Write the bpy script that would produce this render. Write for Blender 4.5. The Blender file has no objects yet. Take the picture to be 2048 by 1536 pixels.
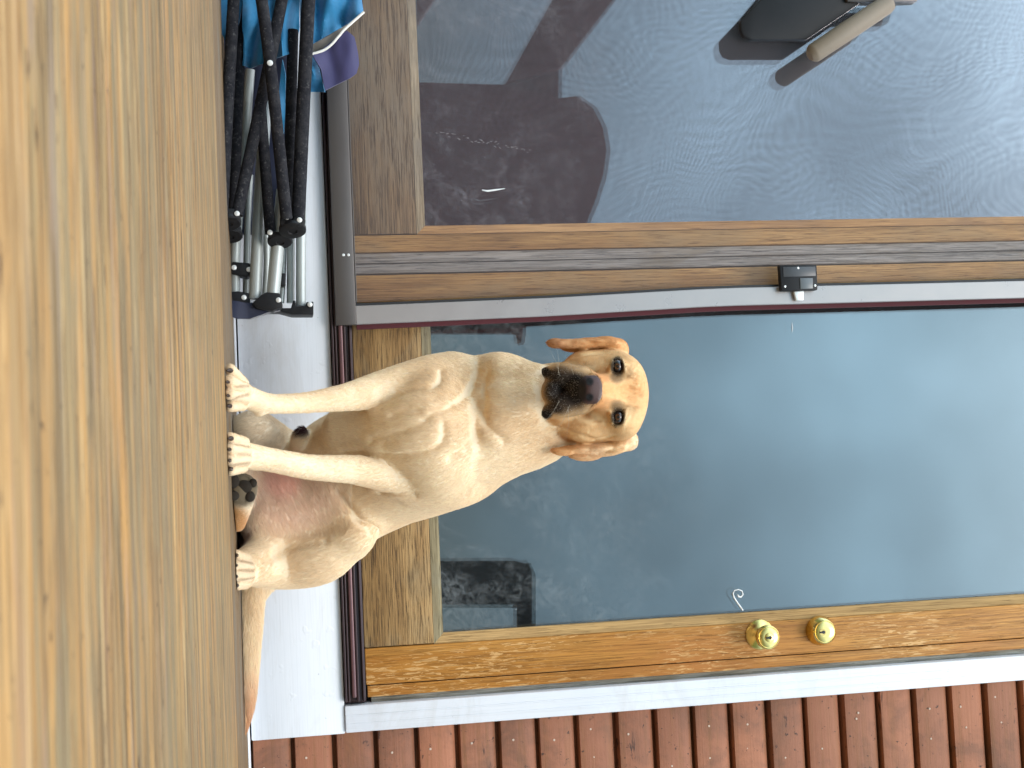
import bpy, bmesh, math, random
import numpy as np
from mathutils import Vector, Matrix, noise as mnoise
random.seed(7); np.random.seed(7)
sc = bpy.context.scene
# ------------------------------------------------------------------ camera model (measured from the perspective)
FP=2750.; TH=math.radians(9.82); PSI=math.radians(3.4); RHO=math.radians(2.05); HC=.077
s_,c_=math.sin,math.cos
F=Vector((-s_(PSI)*c_(TH),c_(PSI)*c_(TH),s_(TH))); R=Vector((c_(PSI),s_(PSI),0)); U=R.cross(F)
AU=U*c_(RHO)+R*s_(RHO)          # long axis of the picture
AV=-(U*s_(RHO)-R*c_(RHO))       # short axis
CAM=Vector((0,0,HC))
def P(u,v,d):
    """real point at distance d (along Y) seen in direction (u,v)"""
    r=F+AU*((u-1024)/FP)+AV*((v-768)/FP)
    return CAM+r*(d/r.y)
def px(n,d): return n*d/FP      # a length measured in the picture at distance d, in metres
def AT(x,z,y,ref=3.05):         # wall measurement taken at ref moved to the plane y
    return x*y/ref, HC+(z-HC)*y/ref
# ------------------------------------------------------------------ helpers
def link(o): bpy.context.collection.objects.link(o); return o
def tag(o,label=None,cat=None,group=None,kind=None):
    if label: o['label']=label
    if cat: o['category']=cat
    if group: o['group']=group
    if kind: o['kind']=kind
    return o
def thing(name,loc,label,cat,group=None):
    o=bpy.data.objects.new(name,None); o.empty_display_size=.05; link(o); o.location=loc
    tag(o,label,cat,group); bpy.context.view_layer.update(); return o
def setparent(o,p):
    if p is None: return
    o.parent=p
    o.matrix_parent_inverse=Matrix.Translation(-Vector(p.location)) if p.parent is None else Matrix.Identity(4)
class MB:
    def __init__(s): s.v=[]; s.f=[]; s.m=[]
    def add(s,vs,fs,mi=0):
        n=len(s.v); s.v+= [tuple(a) for a in vs]; s.f+=[tuple(i+n for i in f) for f in fs]; s.m+=[mi]*len(fs); return s
    def bm(s,bm,mi=0):
        bm.verts.index_update(); s.add([v.co[:] for v in bm.verts],[[v.index for v in f.verts] for f in bm.faces],mi); bm.free(); return s
    def box(s,x0,x1,y0,y1,z0,z1,bev=0.002,seg=2,mi=0,rot=None):
        b=bmesh.new(); bmesh.ops.create_cube(b,size=1)
        for v in b.verts: v.co=Vector(((x0+x1)/2+v.co.x*(x1-x0),(y0+y1)/2+v.co.y*(y1-y0),(z0+z1)/2+v.co.z*(z1-z0)))
        if bev: bmesh.ops.bevel(b,geom=b.edges[:],offset=bev,segments=seg,affect='EDGES',profile=.5)
        if rot is not None:
            for v in b.verts: v.co=rot@v.co
        return s.bm(b,mi)
    def tube(s,pts,r,seg=14,mi=0,cap=True):
        pts=[Vector(p) for p in pts]; n=len(pts)
        rs=r if isinstance(r,(list,tuple)) else [r]*n
        t0=(pts[1]-pts[0]).normalized(); a=t0.orthogonal().normalized(); V=[];Fc=[]
        for i in range(n):
            t=(pts[min(i+1,n-1)]-pts[max(i-1,0)]).normalized()
            a=(a-t*a.dot(t)).normalized(); b=t.cross(a)
            for k in range(seg):
                w=2*math.pi*k/seg; V.append(pts[i]+(a*math.cos(w)+b*math.sin(w))*rs[i])
        for i in range(n-1):
            for k in range(seg):
                k2=(k+1)%seg; Fc.append((i*seg+k,i*seg+k2,(i+1)*seg+k2,(i+1)*seg+k))
        if cap: Fc.append(tuple(range(seg))[::-1]); Fc.append(tuple((n-1)*seg+k for k in range(seg)))
        return s.add(V,Fc,mi)
    def lathe(s,prof,org,axis,seg=32,mi=0):
        axis=Vector(axis).normalized(); a=axis.orthogonal().normalized(); b=axis.cross(a); V=[];Fc=[]; n=len(prof)
        for (h,r) in prof:
            for k in range(seg):
                w=2*math.pi*k/seg; V.append(Vector(org)+axis*h+(a*math.cos(w)+b*math.sin(w))*max(r,1e-5))
        for i in range(n-1):
            for k in range(seg):
                k2=(k+1)%seg; Fc.append((i*seg+k,i*seg+k2,(i+1)*seg+k2,(i+1)*seg+k))
        Fc.append(tuple(range(seg))[::-1]); Fc.append(tuple((n-1)*seg+k for k in range(seg)))
        return s.add(V,Fc,mi)
    def prism(s,poly,y0,y1,bev=.001,mi=0):   # poly in X,Z
        b=bmesh.new(); vs=[b.verts.new((x,y0,z)) for x,z in poly]; f=b.faces.new(vs)
        r=bmesh.ops.extrude_face_region(b,geom=[f]); 
        for g in r['geom']:
            if isinstance(g,bmesh.types.BMVert): g.co.y=y1
        bmesh.ops.recalc_face_normals(b,faces=b.faces[:])
        if bev: bmesh.ops.bevel(b,geom=b.edges[:],offset=bev,segments=2,affect='EDGES',profile=.5)
        bmesh.ops.triangulate(b,faces=[f for f in b.faces if len(f.verts)>4])
        return s.bm(b,mi)
    def build(s,name,mats,parent=None,smooth=35):
        me=bpy.data.meshes.new(name); me.from_pydata(s.v,[],s.f)
        if not isinstance(mats,(list,tuple)): mats=[mats]
        for m in mats: me.materials.append(m)
        me.polygons.foreach_set('material_index',s.m)
        bb=bmesh.new(); bb.from_mesh(me); bmesh.ops.recalc_face_normals(bb,faces=bb.faces[:]); bb.to_mesh(me); bb.free()
        if smooth:
            me.polygons.foreach_set('use_smooth',[True]*len(me.polygons))
            me.set_sharp_from_angle(angle=math.radians(smooth))
        me.update(); o=bpy.data.objects.new(name,me); link(o); setparent(o,parent); return o
# ------------------------------------------------------------------ material helpers
def sl(c): # sRGB 0-255 -> linear
    return tuple(((x/255)/12.92 if x/255<.04045 else ((x/255+.055)/1.055)**2.4) for x in c)+(1,)
class NT:
    def __init__(s,name):
        s.mat=bpy.data.materials.new(name); s.mat.use_nodes=True; s.t=s.mat.node_tree; s.t.nodes.clear()
        s.out=s.n('ShaderNodeOutputMaterial'); s.tc=s.n('ShaderNodeTexCoord')
    def n(s,ty,**k):
        nd=s.t.nodes.new(ty)
        for a,b in k.items(): setattr(nd,a,b)
        return nd
    def l(s,a,b): s.t.links.new(a,b)
    def inp(s,nd,key,val):
        if hasattr(val,'is_linked') or isinstance(val,bpy.types.NodeSocket): s.l(val,nd.inputs[key])
        else: nd.inputs[key].default_value=val
    def noise(s,scale=(1,1,1),sc=1,det=4,rough=.55,dist=0,off=(0,0,0),coord='Object'):
        m=s.n('ShaderNodeMapping'); m.inputs['Scale'].default_value=scale; m.inputs['Location'].default_value=off
        s.l(s.tc.outputs[coord],m.inputs[0]); n=s.n('ShaderNodeTexNoise'); s.l(m.outputs[0],n.inputs['Vector'])
        n.inputs['Scale'].default_value=sc; n.inputs['Detail'].default_value=det; n.inputs['Roughness'].default_value=rough; n.inputs['Distortion'].default_value=dist
        return n.outputs['Fac']
    def ramp(s,fac,stops,interp='LINEAR'):
        r=s.n('ShaderNodeValToRGB'); r.color_ramp.interpolation=interp; e=r.color_ramp.elements
        while len(e)<len(stops): e.new(.5)
        for i,(p,c) in enumerate(stops): e[i].position=p; e[i].color=c if len(c)==4 else tuple(c)+(1,)
        s.l(fac,r.inputs[0]); return r.outputs[0]
    def mask(s,fac,a,b): return s.ramp(fac,[(a,(0,0,0)),(b,(1,1,1))])
    def mix(s,fac,a,b,mode='MIX'):
        m=s.n('ShaderNodeMix',data_type='RGBA',blend_type=mode)
        for i,v in ((0,fac),(6,a),(7,b)):
            if isinstance(v,bpy.types.NodeSocket): s.l(v,m.inputs[i])
            else: m.inputs[i].default_value=v
        return m.outputs[2]
    def math(s,op,a,b=0):
        m=s.n('ShaderNodeMath',operation=op)
        for i,v in ((0,a),(1,b)):
            if isinstance(v,bpy.types.NodeSocket): s.l(v,m.inputs[i])
            else: m.inputs[i].default_value=v
        return m.outputs[0]
    def bump(s,h,st=.3,dist=.002,nrm=None):
        b=s.n('ShaderNodeBump'); b.inputs['Strength'].default_value=st; b.inputs['Distance'].default_value=dist; s.l(h,b.inputs['Height'])
        if nrm is not None: s.l(nrm,b.inputs['Normal'])
        return b.outputs[0]
    def bsdf(s,col,rough=.6,metal=0,nrm=None,spec=.5,**k):
        p=s.n('ShaderNodeBsdfPrincipled'); s.inp(p,'Base Color',col); s.inp(p,'Roughness',rough); s.inp(p,'Metallic',metal)
        p.inputs['Specular IOR Level'].default_value=spec
        if nrm is not None: s.l(nrm,p.inputs['Normal'])
        for a,b in k.items(): s.inp(p,a,b)
        s.l(p.outputs[0],s.out.inputs[0]); return p
def wood(name,axis,c0,c1,c2,crack,crack_amt=.5,patch=None,patch_at=(.5,.65),fleck=None,rough=.65,off=(0,0,0),fine=1.0,crackcol=None):
    """weathered wood: grain runs along axis"""
    t=NT(name)
    def S(al,ac): return tuple(al if i==axis else ac for i in range(3))
    base=t.noise(S(1.2,22),1,5,.6,.3,off); col=t.ramp(base,[(.3,c0),(.5,c1),(.7,c2)])
    g=t.noise(S(6,420*fine),1,4,.7,.2,off); col=t.mix(t.mask(g,.40,.60),t.mix(1.0,col,(.60,.57,.52,1),'MULTIPLY'),col)
    big=t.noise(S(3,7),1,4,.6,.5,(3,1,2))
    if patch is not None:
        col=t.mix(t.mask(big,*patch_at),col,patch)
    cr=t.noise(S(14,480*fine),1,5,.68,.4,(7,5,3)); cm=t.mask(cr,.43-.12*(1-crack_amt),.51-.12*(1-crack_amt))
    col=t.mix(cm,crackcol or tuple(x*.5 for x in c0[:3])+(1,),col)
    if crack_amt==0: pass
    fm=None
    if fleck is not None:
        f=t.noise(S(26,190),1,5,.7,1.0,(2,9,4)); fb=t.noise(S(3,9),1,3,.6,0,(8,2,4))
        fm=t.math('MULTIPLY',t.mask(f,.54,.58),t.mask(fb,.40,.56)); col=t.mix(fm,col,fleck)
    h=t.math('ADD',t.math('MULTIPLY',cm,.8),t.math('MULTIPLY',g,.6))
    r=t.math('ADD',t.math('MULTIPLY',base,.2),rough-.1)
    t.bsdf(col,r,0,t.bump(h,.55,.0015),spec=.35); return t.mat
def paint(name,c,c2,axis=0,rough=.45,chip=None,bump=.25,spots=sl((70,60,50))):
    t=NT(name)
    def S(al,ac): return tuple(al if i==axis else ac for i in range(3))
    a=t.noise((1.5,1.5,4),1,5,.6); col=t.mix(t.mask(a,.35,.7),c,c2)
    br=t.noise(S(6,300),1,3,.6,.1); col=t.mix(t.math('MULTIPLY',t.mask(br,.3,.5),1.0),t.mix(1.0,col,(.93,.93,.93,1),'MULTIPLY'),col)
    sp=t.noise((1,1,1),48,5,.75,0,(1,4,7)); sm=t.mask(sp,.69,.72); col=t.mix(sm,col,spots)
    bl=t.noise((1,1,1),30,2,.5,0,(5,5,5)); bm_=t.mask(bl,.66,.72)
    if chip is not None:
        ch=t.noise(S(12,40),1,6,.7,.6,(2,3,9)); col=t.mix(t.mask(ch,.66,.68),col,chip)
    dr_=t.noise((3,3,9),1,6,.7,1.,(8,1,2)); col=t.mix(t.math('MULTIPLY',t.mask(dr_,.50,.72),.35),col,sl((186,178,168)))
    h=t.math('ADD',t.math('MULTIPLY',br,.5),t.math('MULTIPLY',bm_,1.2))
    t.bsdf(col,rough,0,t.bump(h,bump,.0015)); return t.mat
def plain(name,c,rough=.5,metal=0,nb=0,var=.15,spec=.5,nscale=40,**k):
    t=NT(name); n=t.noise((1,1,1),nscale,5,.65)
    col=t.mix(n,tuple(x*(1-var) for x in c[:3])+(1,),tuple(min(1,x*(1+var)) for x in c[:3])+(1,))
    nr=t.bump(t.noise((1,1,1),nscale*8,4,.6),nb,.001) if nb else None
    r=t.math('ADD',t.math('MULTIPLY',n,.2),rough-.1)
    t.bsdf(col,r,metal,nr,spec,**k); return t.mat

M={}
M['oak']=wood('oak_rail',0,sl((132,98,56)),sl((168,132,84)),sl((186,152,104)),1,.75,patch=sl((140,122,92)),patch_at=(.48,.7),off=(1,2,3),crackcol=sl((80,58,32)))
M['oak_grey']=wood('oak_rail_grey',0,sl((100,82,52)),sl((128,106,72)),sl((144,124,90)),1,.7,patch=sl((120,110,88)),patch_at=(.45,.7),off=(4,2,8))
M['stile_orange']=wood('varnished_stile',2,sl((172,112,44)),sl((192,132,58)),sl((206,150,76)),1,.30,patch=sl((174,112,50)),patch_at=(.5,.7),fleck=sl((212,166,108)),rough=.5,off=(2,7,1))
M['stile_brown']=wood('brown_stile',2,sl((146,108,60)),sl((178,140,84)),sl((196,160,104)),1,.5,patch=sl((150,126,86)),patch_at=(.5,.7),off=(9,4,2))
M['stile_tan']=wood('tan_stile',2,sl((158,118,66)),sl((190,148,92)),sl((202,164,110)),1,.35,patch=sl((150,118,80)),off=(3,4,6))
M['grey_wood']=wood('grey_weathered_wood',2,sl((126,125,118)),sl((158,156,148)),sl((176,171,158)),1,.6,patch=sl((122,112,92)),patch_at=(.55,.7),off=(5,5,1))
M['bead']=wood('glazing_bead_wood',2,sl((160,124,74)),sl((190,152,98)),sl((206,168,114)),1,.3,patch=sl((162,130,84)),off=(2,1,1))
M['beadh']=wood('glazing_bead_wood_flat',0,sl((110,96,66)),sl((142,128,96)),sl((170,158,128)),1,.4,patch=sl((120,112,92)),off=(6,1,1))
M['white']=paint('white_paint',sl((222,223,228)),sl((231,232,236)),0,.4)
M['whitev']=paint('white_paint_trim',sl((222,225,233)),sl((231,233,240)),2,.35,bump=.15)
M['black']=plain('black_plastic',(.014,.014,.016),.5,0,.1,.3,.22)
M['seal']=plain('black_rubber',(.012,.012,.014),.6)
M['alu']=plain('brown_grey_aluminium',sl((84,79,77)),.38,.3,.08,.06,nscale=15)
M['track']=plain('dark_brown_track',sl((58,42,44)),.32,.35,.1,.25)
M['track2']=plain('maroon_track_rib',sl((104,74,76)),.3,.35,.1,.2)
M['maroon']=plain('maroon_paint',sl((118,44,46)),.5,0,.2,.2)
M['silver']=plain('silver_tube',sl((178,184,182)),.38,.35,.05,.12)
M['foam']=None
M['brass']=plain('brass',(.72,.54,.19),.22,1,.03,.08,nscale=12)
M['brass_dark']=plain('tarnished_brass',(.50,.36,.13),.24,1,.05,.15,nscale=20)
M['steel']=plain('bright_rivet',(.8,.8,.78),.35,.35)
M['grip']=plain('tan_grip',sl((134,120,104)),.6,0,.3,.12,nscale=90)
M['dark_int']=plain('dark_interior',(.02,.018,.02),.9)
M['white_mark']=plain('white_flake_mark',(.8,.8,.8),.6)
M['claw']=plain('dark_claw',(.035,.02,.015),.35)
M['pad']=plain('paw_pad_skin',(.034,.026,.019),.75,0,1,.4,.2,nscale=120)
M['grass']=plain('lawn',(.05,.09,.025),.9,0,.5,.5,nscale=9)
# worn foam sleeve
t=NT('worn_foam_sleeve'); n=t.noise((1,1,1),45,6,.75); n2=t.noise((1,1,1),160,4,.7)
col=t.mix(t.mask(n,.45,.66),(.014,.014,.018,1),(.036,.035,.038,1)); col=t.mix(t.mask(n2,.58,.66),col,(.07,.068,.07,1))
t.bsdf(col,.85,0,t.bump(n2,.5,.0015),spec=.15); M['foam']=t.mat
def fabric(name,c,c2):
    t=NT(name); n=t.noise((1,1,1),14,4,.6); w=t.noise((1,1,1),900,2,.5)
    col=t.mix(n,c,c2); t.bsdf(col,.62,0,t.bump(t.math('ADD',w,t.math('MULTIPLY',n,2.)),.35,.001),**{'Sheen Weight':.4}); return t.mat
M['blue']=fabric('blue_canvas',sl((4,92,138)),sl((16,130,178)))
M['navy']=fabric('navy_canvas',sl((40,38,84)),sl((62,58,104)))
M['navy_dark']=fabric('dark_navy_canvas',sl((14,20,48)),sl((22,32,66)))
M['canvas_edge']=fabric('white_binding',sl((225,220,208)),sl((238,234,226)))
M['canvas_grey']=fabric('grey_backing',sl((100,94,88)),sl((122,114,104)))
# siding
t=NT('rust_siding_paint')
a=t.noise((1,1,1),3,4,.6); col=t.mix(t.mask(a,.35,.65),sl((166,106,76)),sl((148,92,64)))
sz=t.n('ShaderNodeSeparateXYZ'); t.l(t.tc.outputs['Object'],sz.inputs[0]); fl=t.math('FLOOR',t.math('DIVIDE',t.math('SUBTRACT',sz.outputs[2],.004),.0895)); wn=t.n('ShaderNodeTexWhiteNoise',noise_dimensions='1D'); t.l(fl,wn.inputs['W'])
col=t.mix(wn.outputs[0],col,t.mix(1.,col,(.80,.82,.86,1),'MULTIPLY'))
wv=t.noise((3,60,60),1,4,.6,.4); col=t.mix(t.math('MULTIPLY',t.mask(wv,.5,.68),.55),col,sl((124,80,40)))
b=t.noise((1,1,1),7,5,.7,.5,(3,3,3)); col=t.mix(t.math('MULTIPLY',t.mask(b,.48,.66),.6),col,sl((98,66,48)))
k=t.noise((4,14,14),1,5,.7,1.5,(6,3,1)); col=t.mix(t.mask(k,.64,.69),col,sl((70,42,30)))
sp=t.noise((1,1,1),75,4,.7,0,(9,1,1)); col=t.mix(t.mask(sp,.64,.67),col,sl((58,34,24)))
pb=t.noise((1,1,1),26,5,.7,0,(4,8,1)); col=t.mix(t.mask(pb,.765,.78),col,sl((196,160,130)))
t.bsdf(col,.68,0,t.bump(t.math('ADD',t.noise((4,200,200),1,4,.6),t.math('MULTIPLY',sp,1.)),.4,.002)); M['siding']=t.mat
# deck: long streaks along X
t=NT('worn_deck_stain')
def band(sy,off,det=4,sx=3.,dist=.45): return t.noise((sx,sy,1),1,det,.62,dist,off)
col=t.ramp(band(9,(1,3,0),5,1.6),[(.36,sl((204,148,88))),(.44,sl((178,150,106))),(.50,sl((196,146,88))),(.56,sl((160,140,108))),(.64,sl((210,158,98)))])
col=t.mix(t.mask(band(22,(4,1,0),6,2.0),.50,.54),col,sl((156,136,104)))
col=t.mix(t.math('MULTIPLY',t.mask(band(34,(7,7,0),6,2.6),.54,.58),.9),col,sl((216,162,96)))
col=t.mix(t.math('MULTIPLY',t.mask(band(48,(2,9,0),6,3),.53,.59),.9),col,sl((134,106,72)))
col=t.mix(t.math('MULTIPLY',t.mask(band(60,(12,9,0),6,4),.57,.62),.6),col,sl((172,146,134)))
col=t.mix(t.math('MULTIPLY',t.mask(band(95,(5,2,0),6,3),.57,.61),.85),col,sl((230,194,142)))
col=t.mix(t.math('MULTIPLY',t.mask(band(150,(8,2,0),6,8),.55,.60),.9),col,sl((104,78,50)))
sy_=t.n('ShaderNodeSeparateXYZ'); t.l(t.tc.outputs['Object'],sy_.inputs[0]); fb=t.math('FLOOR',t.math('DIVIDE',t.math('ADD',sy_.outputs[1],-.458),.143)); wb_=t.n('ShaderNodeTexWhiteNoise',noise_dimensions='1D'); t.l(fb,wb_.inputs['W'])
col=t.mix(t.math('MULTIPLY',t.mask(wb_.outputs[0],.15,.85),.28),col,sl((168,146,112))); col=t.mix(t.math('MULTIPLY',t.math('LESS_THAN',sy_.outputs[1],.458),.35),col,sl((224,168,104)))
bp=t.noise((5,12,1),1,5,.65,.6,(6,2,0)); col=t.mix(t.math('MULTIPLY',t.mask(bp,.54,.64),.45),col,sl((150,114,76)))
kn=t.noise((26,60,1),1,4,.6,.8,(3,3,0)); col=t.mix(t.math('MULTIPLY',t.mask(kn,.66,.69),.85),col,sl((78,56,40)))
gr=t.noise((14,600,1),1,5,.75); col=t.mix(t.mask(gr,.38,.58),t.mix(1.,col,(.70,.68,.64,1),'MULTIPLY'),col)
sp=t.noise((90,130,1),1,3,.7,0,(2,2,0)); col=t.mix(t.mask(sp,.66,.70),col,sl((66,48,34)))
col=t.mix(1.,col,(.80,.82,.80,1),'MULTIPLY')
h=t.math('ADD',t.math('MULTIPLY',gr,.6),band(48,(2,9,0),6,3)); t.bsdf(col,.62,0,t.bump(h,.35,.002),spec=.25); M['deck']=t.mat
M['deck_old']=wood('sheltered_deck_board',0,sl((112,90,62)),sl((136,112,82)),sl((150,128,98)),1,.6,patch=sl((122,112,98)),off=(3,3,3))

# ------------------------------------------------------------------ ground, deck
g=MB(); g.add([(-300,-300,-.62),(300,-300,-.62),(300,300,-.62),(-300,300,-.62)],[(0,1,2,3)]); tag(g.build('ground',M['grass'],None,0),kind='structure')
d=MB(); d.box(-3.2,3.2,-2.2,2.245,-.04,0,.006,4)
tag(d.build('deck',M['deck'],None),kind='structure')
d=MB(); d.box(-3.2,3.2,2.252,2.905,-.045,-.001,.004,3); d.box(-3.2,3.2,-2.2,2.2,-.2,-.06,.004); d.box(-3.2,3.2,2.3,2.9,-.62,-.06,.004)
tag(d.build('deck_border',M['deck_old'],None),kind='structure')

# ------------------------------------------------------------------ the house wall
wall=thing('house_wall',(0,3.08,0),'house wall with white boards, dark door sill and rust brown lap siding behind the dog','wall')
def bx(mb,x0,x1,z0,z1,yf,yb,bev=.002,mi=0):
    """box whose front face at yf has the measured extent"""
    a,c=AT(x0,z0,yf); b,d_=AT(x1,z1,yf); mb.box(a,b,yf,yb,c,d_,bev,2,mi)
m=MB(); bx(m,-2.6,.567,.003,.2035,3.02,3.09,.003); m.build('base_board',M['white'],wall)
m=MB(); bx(m,-3.2,3.2,-.045,-.001,3.0,3.09,.003); m.build('ledge_strip',M['white'],wall)
m=MB(); bx(m,.508,.566,.2045,2.6,3.012,3.09,.003)
for xx in (.528,.546): bx(m,xx,xx+.003,.206,2.6,3.0105,3.02,.0008)
m.build('door_trim',M['whitev'],wall)
m=MB(); bx(m,.478,.5035,.262,2.5,3.040,3.09,.002); m.build('door_jamb',M['grey_wood'],wall)
m=MB(); bx(m,.468,.492,.255,2.5,3.034,3.039,.001); m.build('jamb_edge',M['stile_orange'],wall)
# weathered fixed post between the two doors
m=MB(); bx(m,-.4845,-.462,.262,2.5,3.036,3.09,.002); bx(m,-.4605,-.438,.262,2.5,3.039,3.09,.003); m.build('centre_post',M['grey_wood'],wall)
# sill track with ribs
m=MB(); bx(m,-2.6,.502,.2045,.2512,3.03,3.08,.001)
for z,h,y in ((.206,.0045,3.006),(.213,.004,3.010),(.232,.005,3.012),(.245,.003,3.02)): bx(m,-2.6,.5,z,z+h,y,3.04,.001)
m.build('sill_track',M['track'],wall)
m=MB(); bx(m,-2.6,.492,.2215,.231,3.008,3.035,.003); m.build('track_rib',M['track2'],wall)
# siding, one lapped profile
m=MB(); P0=.0895; z=-.6; V=[];nx=60
prof=[]
zz=.005-P0*7
while zz<3.0:
    j=random.uniform(-.0012,.0012)
    for (dz,y) in ((0,3.050),(.0015,3.0435),(.012,3.042),(.035,3.043),(.058,3.0445),(.072,3.048),(.0795,3.054),(.083,3.072),(P0-.0005,3.075)):
        prof.append((zz+dz+j,y))
    zz+=P0
xs=[.58+i*(2.6/nx) for i in range(nx+1)]
def side_strip(x0,x1,n):
    Vv=[];Ff=[]
    for i in range(n+1):
        x=x0+(x1-x0)*i/n
        for q,(z_,y_) in enumerate(prof):
            w=mnoise.noise(Vector((x*3,q//9*7.3,0)))*.0018
            Vv.append((x,y_+w,z_+w*.5))
    L=len(prof)
    for i in range(n):
        for q in range(L-1): Ff.append((i*L+q,i*L+q+1,(i+1)*L+q+1,(i+1)*L+q))
    m.add(Vv,Ff)
side_strip(.56,3.2,60)
m.build('siding',M['siding'],wall,50)
m=MB()
zz=.005
for i in range(24):
    for dx in ((.018,) if i%3 else (.02,.034)):
        if random.random()<.3: continue
        x=.585+dx+random.uniform(-.006,.012); z_=zz+.022+random.uniform(-.004,.012)
        m.lathe([(0,.0027),(.0010,.0023),(.0013,.0)],(x,3.0426,z_),(0,-1,0),10)
    if random.random()<.6:
        m.lathe([(0,.0024),(.0009,.002),(.0012,.0)],(.68+random.uniform(-.03,.05),3.0430,zz+.03),(0,-1,0),10)
    zz+=P0
m.build('nail_heads',plain('pale_nail_head',(.55,.42,.33),.6),wall)
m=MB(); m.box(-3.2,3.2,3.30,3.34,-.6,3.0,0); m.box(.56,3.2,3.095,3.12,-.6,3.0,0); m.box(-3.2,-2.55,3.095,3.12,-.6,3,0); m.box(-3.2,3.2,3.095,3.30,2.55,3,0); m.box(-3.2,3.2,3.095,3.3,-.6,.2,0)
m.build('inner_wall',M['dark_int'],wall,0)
m=MB(); bx(m,-2.6,.57,2.5,2.66,3.01,3.094,.003); m.build('head_trim',M['white'],wall)

# ------------------------------------------------------------------ glass
def glass(name,tint,fac,rough=0.0,smudge=True):
    t=NT(name); tr=t.n('ShaderNodeBsdfTransparent'); tr.inputs[0].default_value=tint
    gl=t.n('ShaderNodeBsdfGlossy'); gl.inputs['Roughness'].default_value=rough; gl.inputs[0].default_value=(.93,.97,1,1)
    fr=t.n('ShaderNodeFresnel'); fr.inputs[0].default_value=1.5
    fa=t.math('ADD',t.math('MULTIPLY',fr.outputs[0],1.),fac)
    mx=t.n('ShaderNodeMixShader'); t.l(fa,mx.inputs[0]); t.l(tr.outputs[0],mx.inputs[1]); t.l(gl.outputs[0],mx.inputs[2])
    last=mx.outputs[0]
    if smudge:
        df=t.n('ShaderNodeBsdfDiffuse'); df.inputs[0].default_value=(.62,.66,.68,1)
        a=t.noise((1,1,1),5,6,.7,.8); b=t.noise((1,1,1),38,5,.75,1.5,(3,3,3)); z=t.n('ShaderNodeSeparateXYZ'); t.l(t.tc.outputs['Object'],z.inputs[0])
        low=t.n('ShaderNodeMapRange'); low.inputs[1].default_value=1.15; low.inputs[2].default_value=.45; low.inputs[3].default_value=0; low.inputs[4].default_value=1; t.l(z.outputs[2],low.inputs[0])
        sm=t.math('MULTIPLY',t.math('MULTIPLY',t.mask(a,.42,.75),t.mask(b,.40,.72)),low.outputs[0]); sm=t.math('ADD',t.math('MULTIPLY',sm,.40),.008)
        dots=t.noise((1,1,1),160,2,.5,0,(1,7,2)); sm=t.math('ADD',sm,t.math('MULTIPLY',t.mask(dots,.76,.79),.3))
        m2=t.n('ShaderNodeMixShader'); t.l(sm,m2.inputs[0]); t.l(last,m2.inputs[1]); t.l(df.outputs[0],m2.inputs[2]); last=m2.outputs[0]
    t.l(last,t.out.inputs[0]); return t.mat
M['glass']=glass('coated_glass',(.85,.9,.9,1),.065)
M['glass2']=glass('inner_glass',(.8,.85,.85,1),.065,smudge=False)
def pane(mb,x0,x1,z0,z1,y,tilt=0,yaw=0):
    cx,cz=(x0+x1)/2,(z0+z1)/2; nx_,nz_=8,12
    Vv=[];Ff=[]
    for i in range(nx_+1):
        for j in range(nz_+1):
            x=x0+(x1-x0)*i/nx_; z_=z0+(z1-z0)*j/nz_
            Vv.append((x,y+(z_-cz)*tilt+(x-cx)*yaw,z_))
    for i in range(nx_):
        for j in range(nz_): a=i*(nz_+1)+j; Ff.append((a,a+nz_+1,a+nz_+2,a+1))
    mb.add(Vv,Ff)

# ------------------------------------------------------------------ right door
dr=thing('glass_door',(.03,3.07,.25),'oak framed glass door behind the dog with brass knob and lock on its flaking orange stile','door')
m=MB(); bx(m,.387,.4665,.252,2.48,3.030,3.085,.003); m.build('lock_stile',M['stile_orange'],dr)
m=MB(); bx(m,-.4355,-.374,.264,2.48,3.036,3.085,.003); m.build('hinge_stile',M['stile_brown'],dr)
m=MB(); bx(m,-.373,.3855,.252,.405,3.031,3.085,.003); m.build('bottom_rail',M['oak'],dr)
m=MB(); bx(m,-.373,.3855,2.3,2.48,3.031,3.085,.003); m.build('top_rail',M['oak'],dr)
def bead(mb,x0,x1,z0,z1,w,y):  # mitred glazing bead round an opening
    o=[AT(x0,z0,y),AT(x1,z0,y),AT(x1,z1,y),AT(x0,z1,y)]; i_=[AT(x0+w,z0+w,y),AT(x1-w,z0+w,y),AT(x1-w,z1-w,y),AT(x0+w,z1-w,y)]
    for k in range(4):
        a,b=o[k],o[(k+1)%4]; c,e=i_[(k+1)%4],i_[k]
        Vv=[(a[0],y+.002,a[1]),(b[0],y+.002,b[1]),(c[0],y+.007,c[1]),(e[0],y+.007,e[1]),(a[0],y+.03,a[1]),(b[0],y+.03,b[1]),(c[0],y+.022,c[1]),(e[0],y+.022,e[1])]
        mb.add(Vv,[(0,1,2,3),(4,5,6,7),(0,1,5,4),(3,2,6,7),(0,3,7,4),(1,2,6,5)],0 if k%2 else 1)
m=MB(); bead(m,-.373,.3865,.4055,2.3,.0215,3.031); m.build('glazing_bead',[M['bead'],M['beadh']],dr)
gx0,gz0=AT(-.36,.415,3.055); gx1,gz1=AT(.375,2.3,3.055)
m=MB(); pane(m,gx0,gx1,gz0,gz1,3.048); gp=m.build('glass_pane',M['glass'],dr,0)
m=MB(); pane(m,gx0,gx1,gz0,gz1,3.068,.0016,.0024); m.build('inner_glass_pane',M['glass2'],dr,0)
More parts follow.
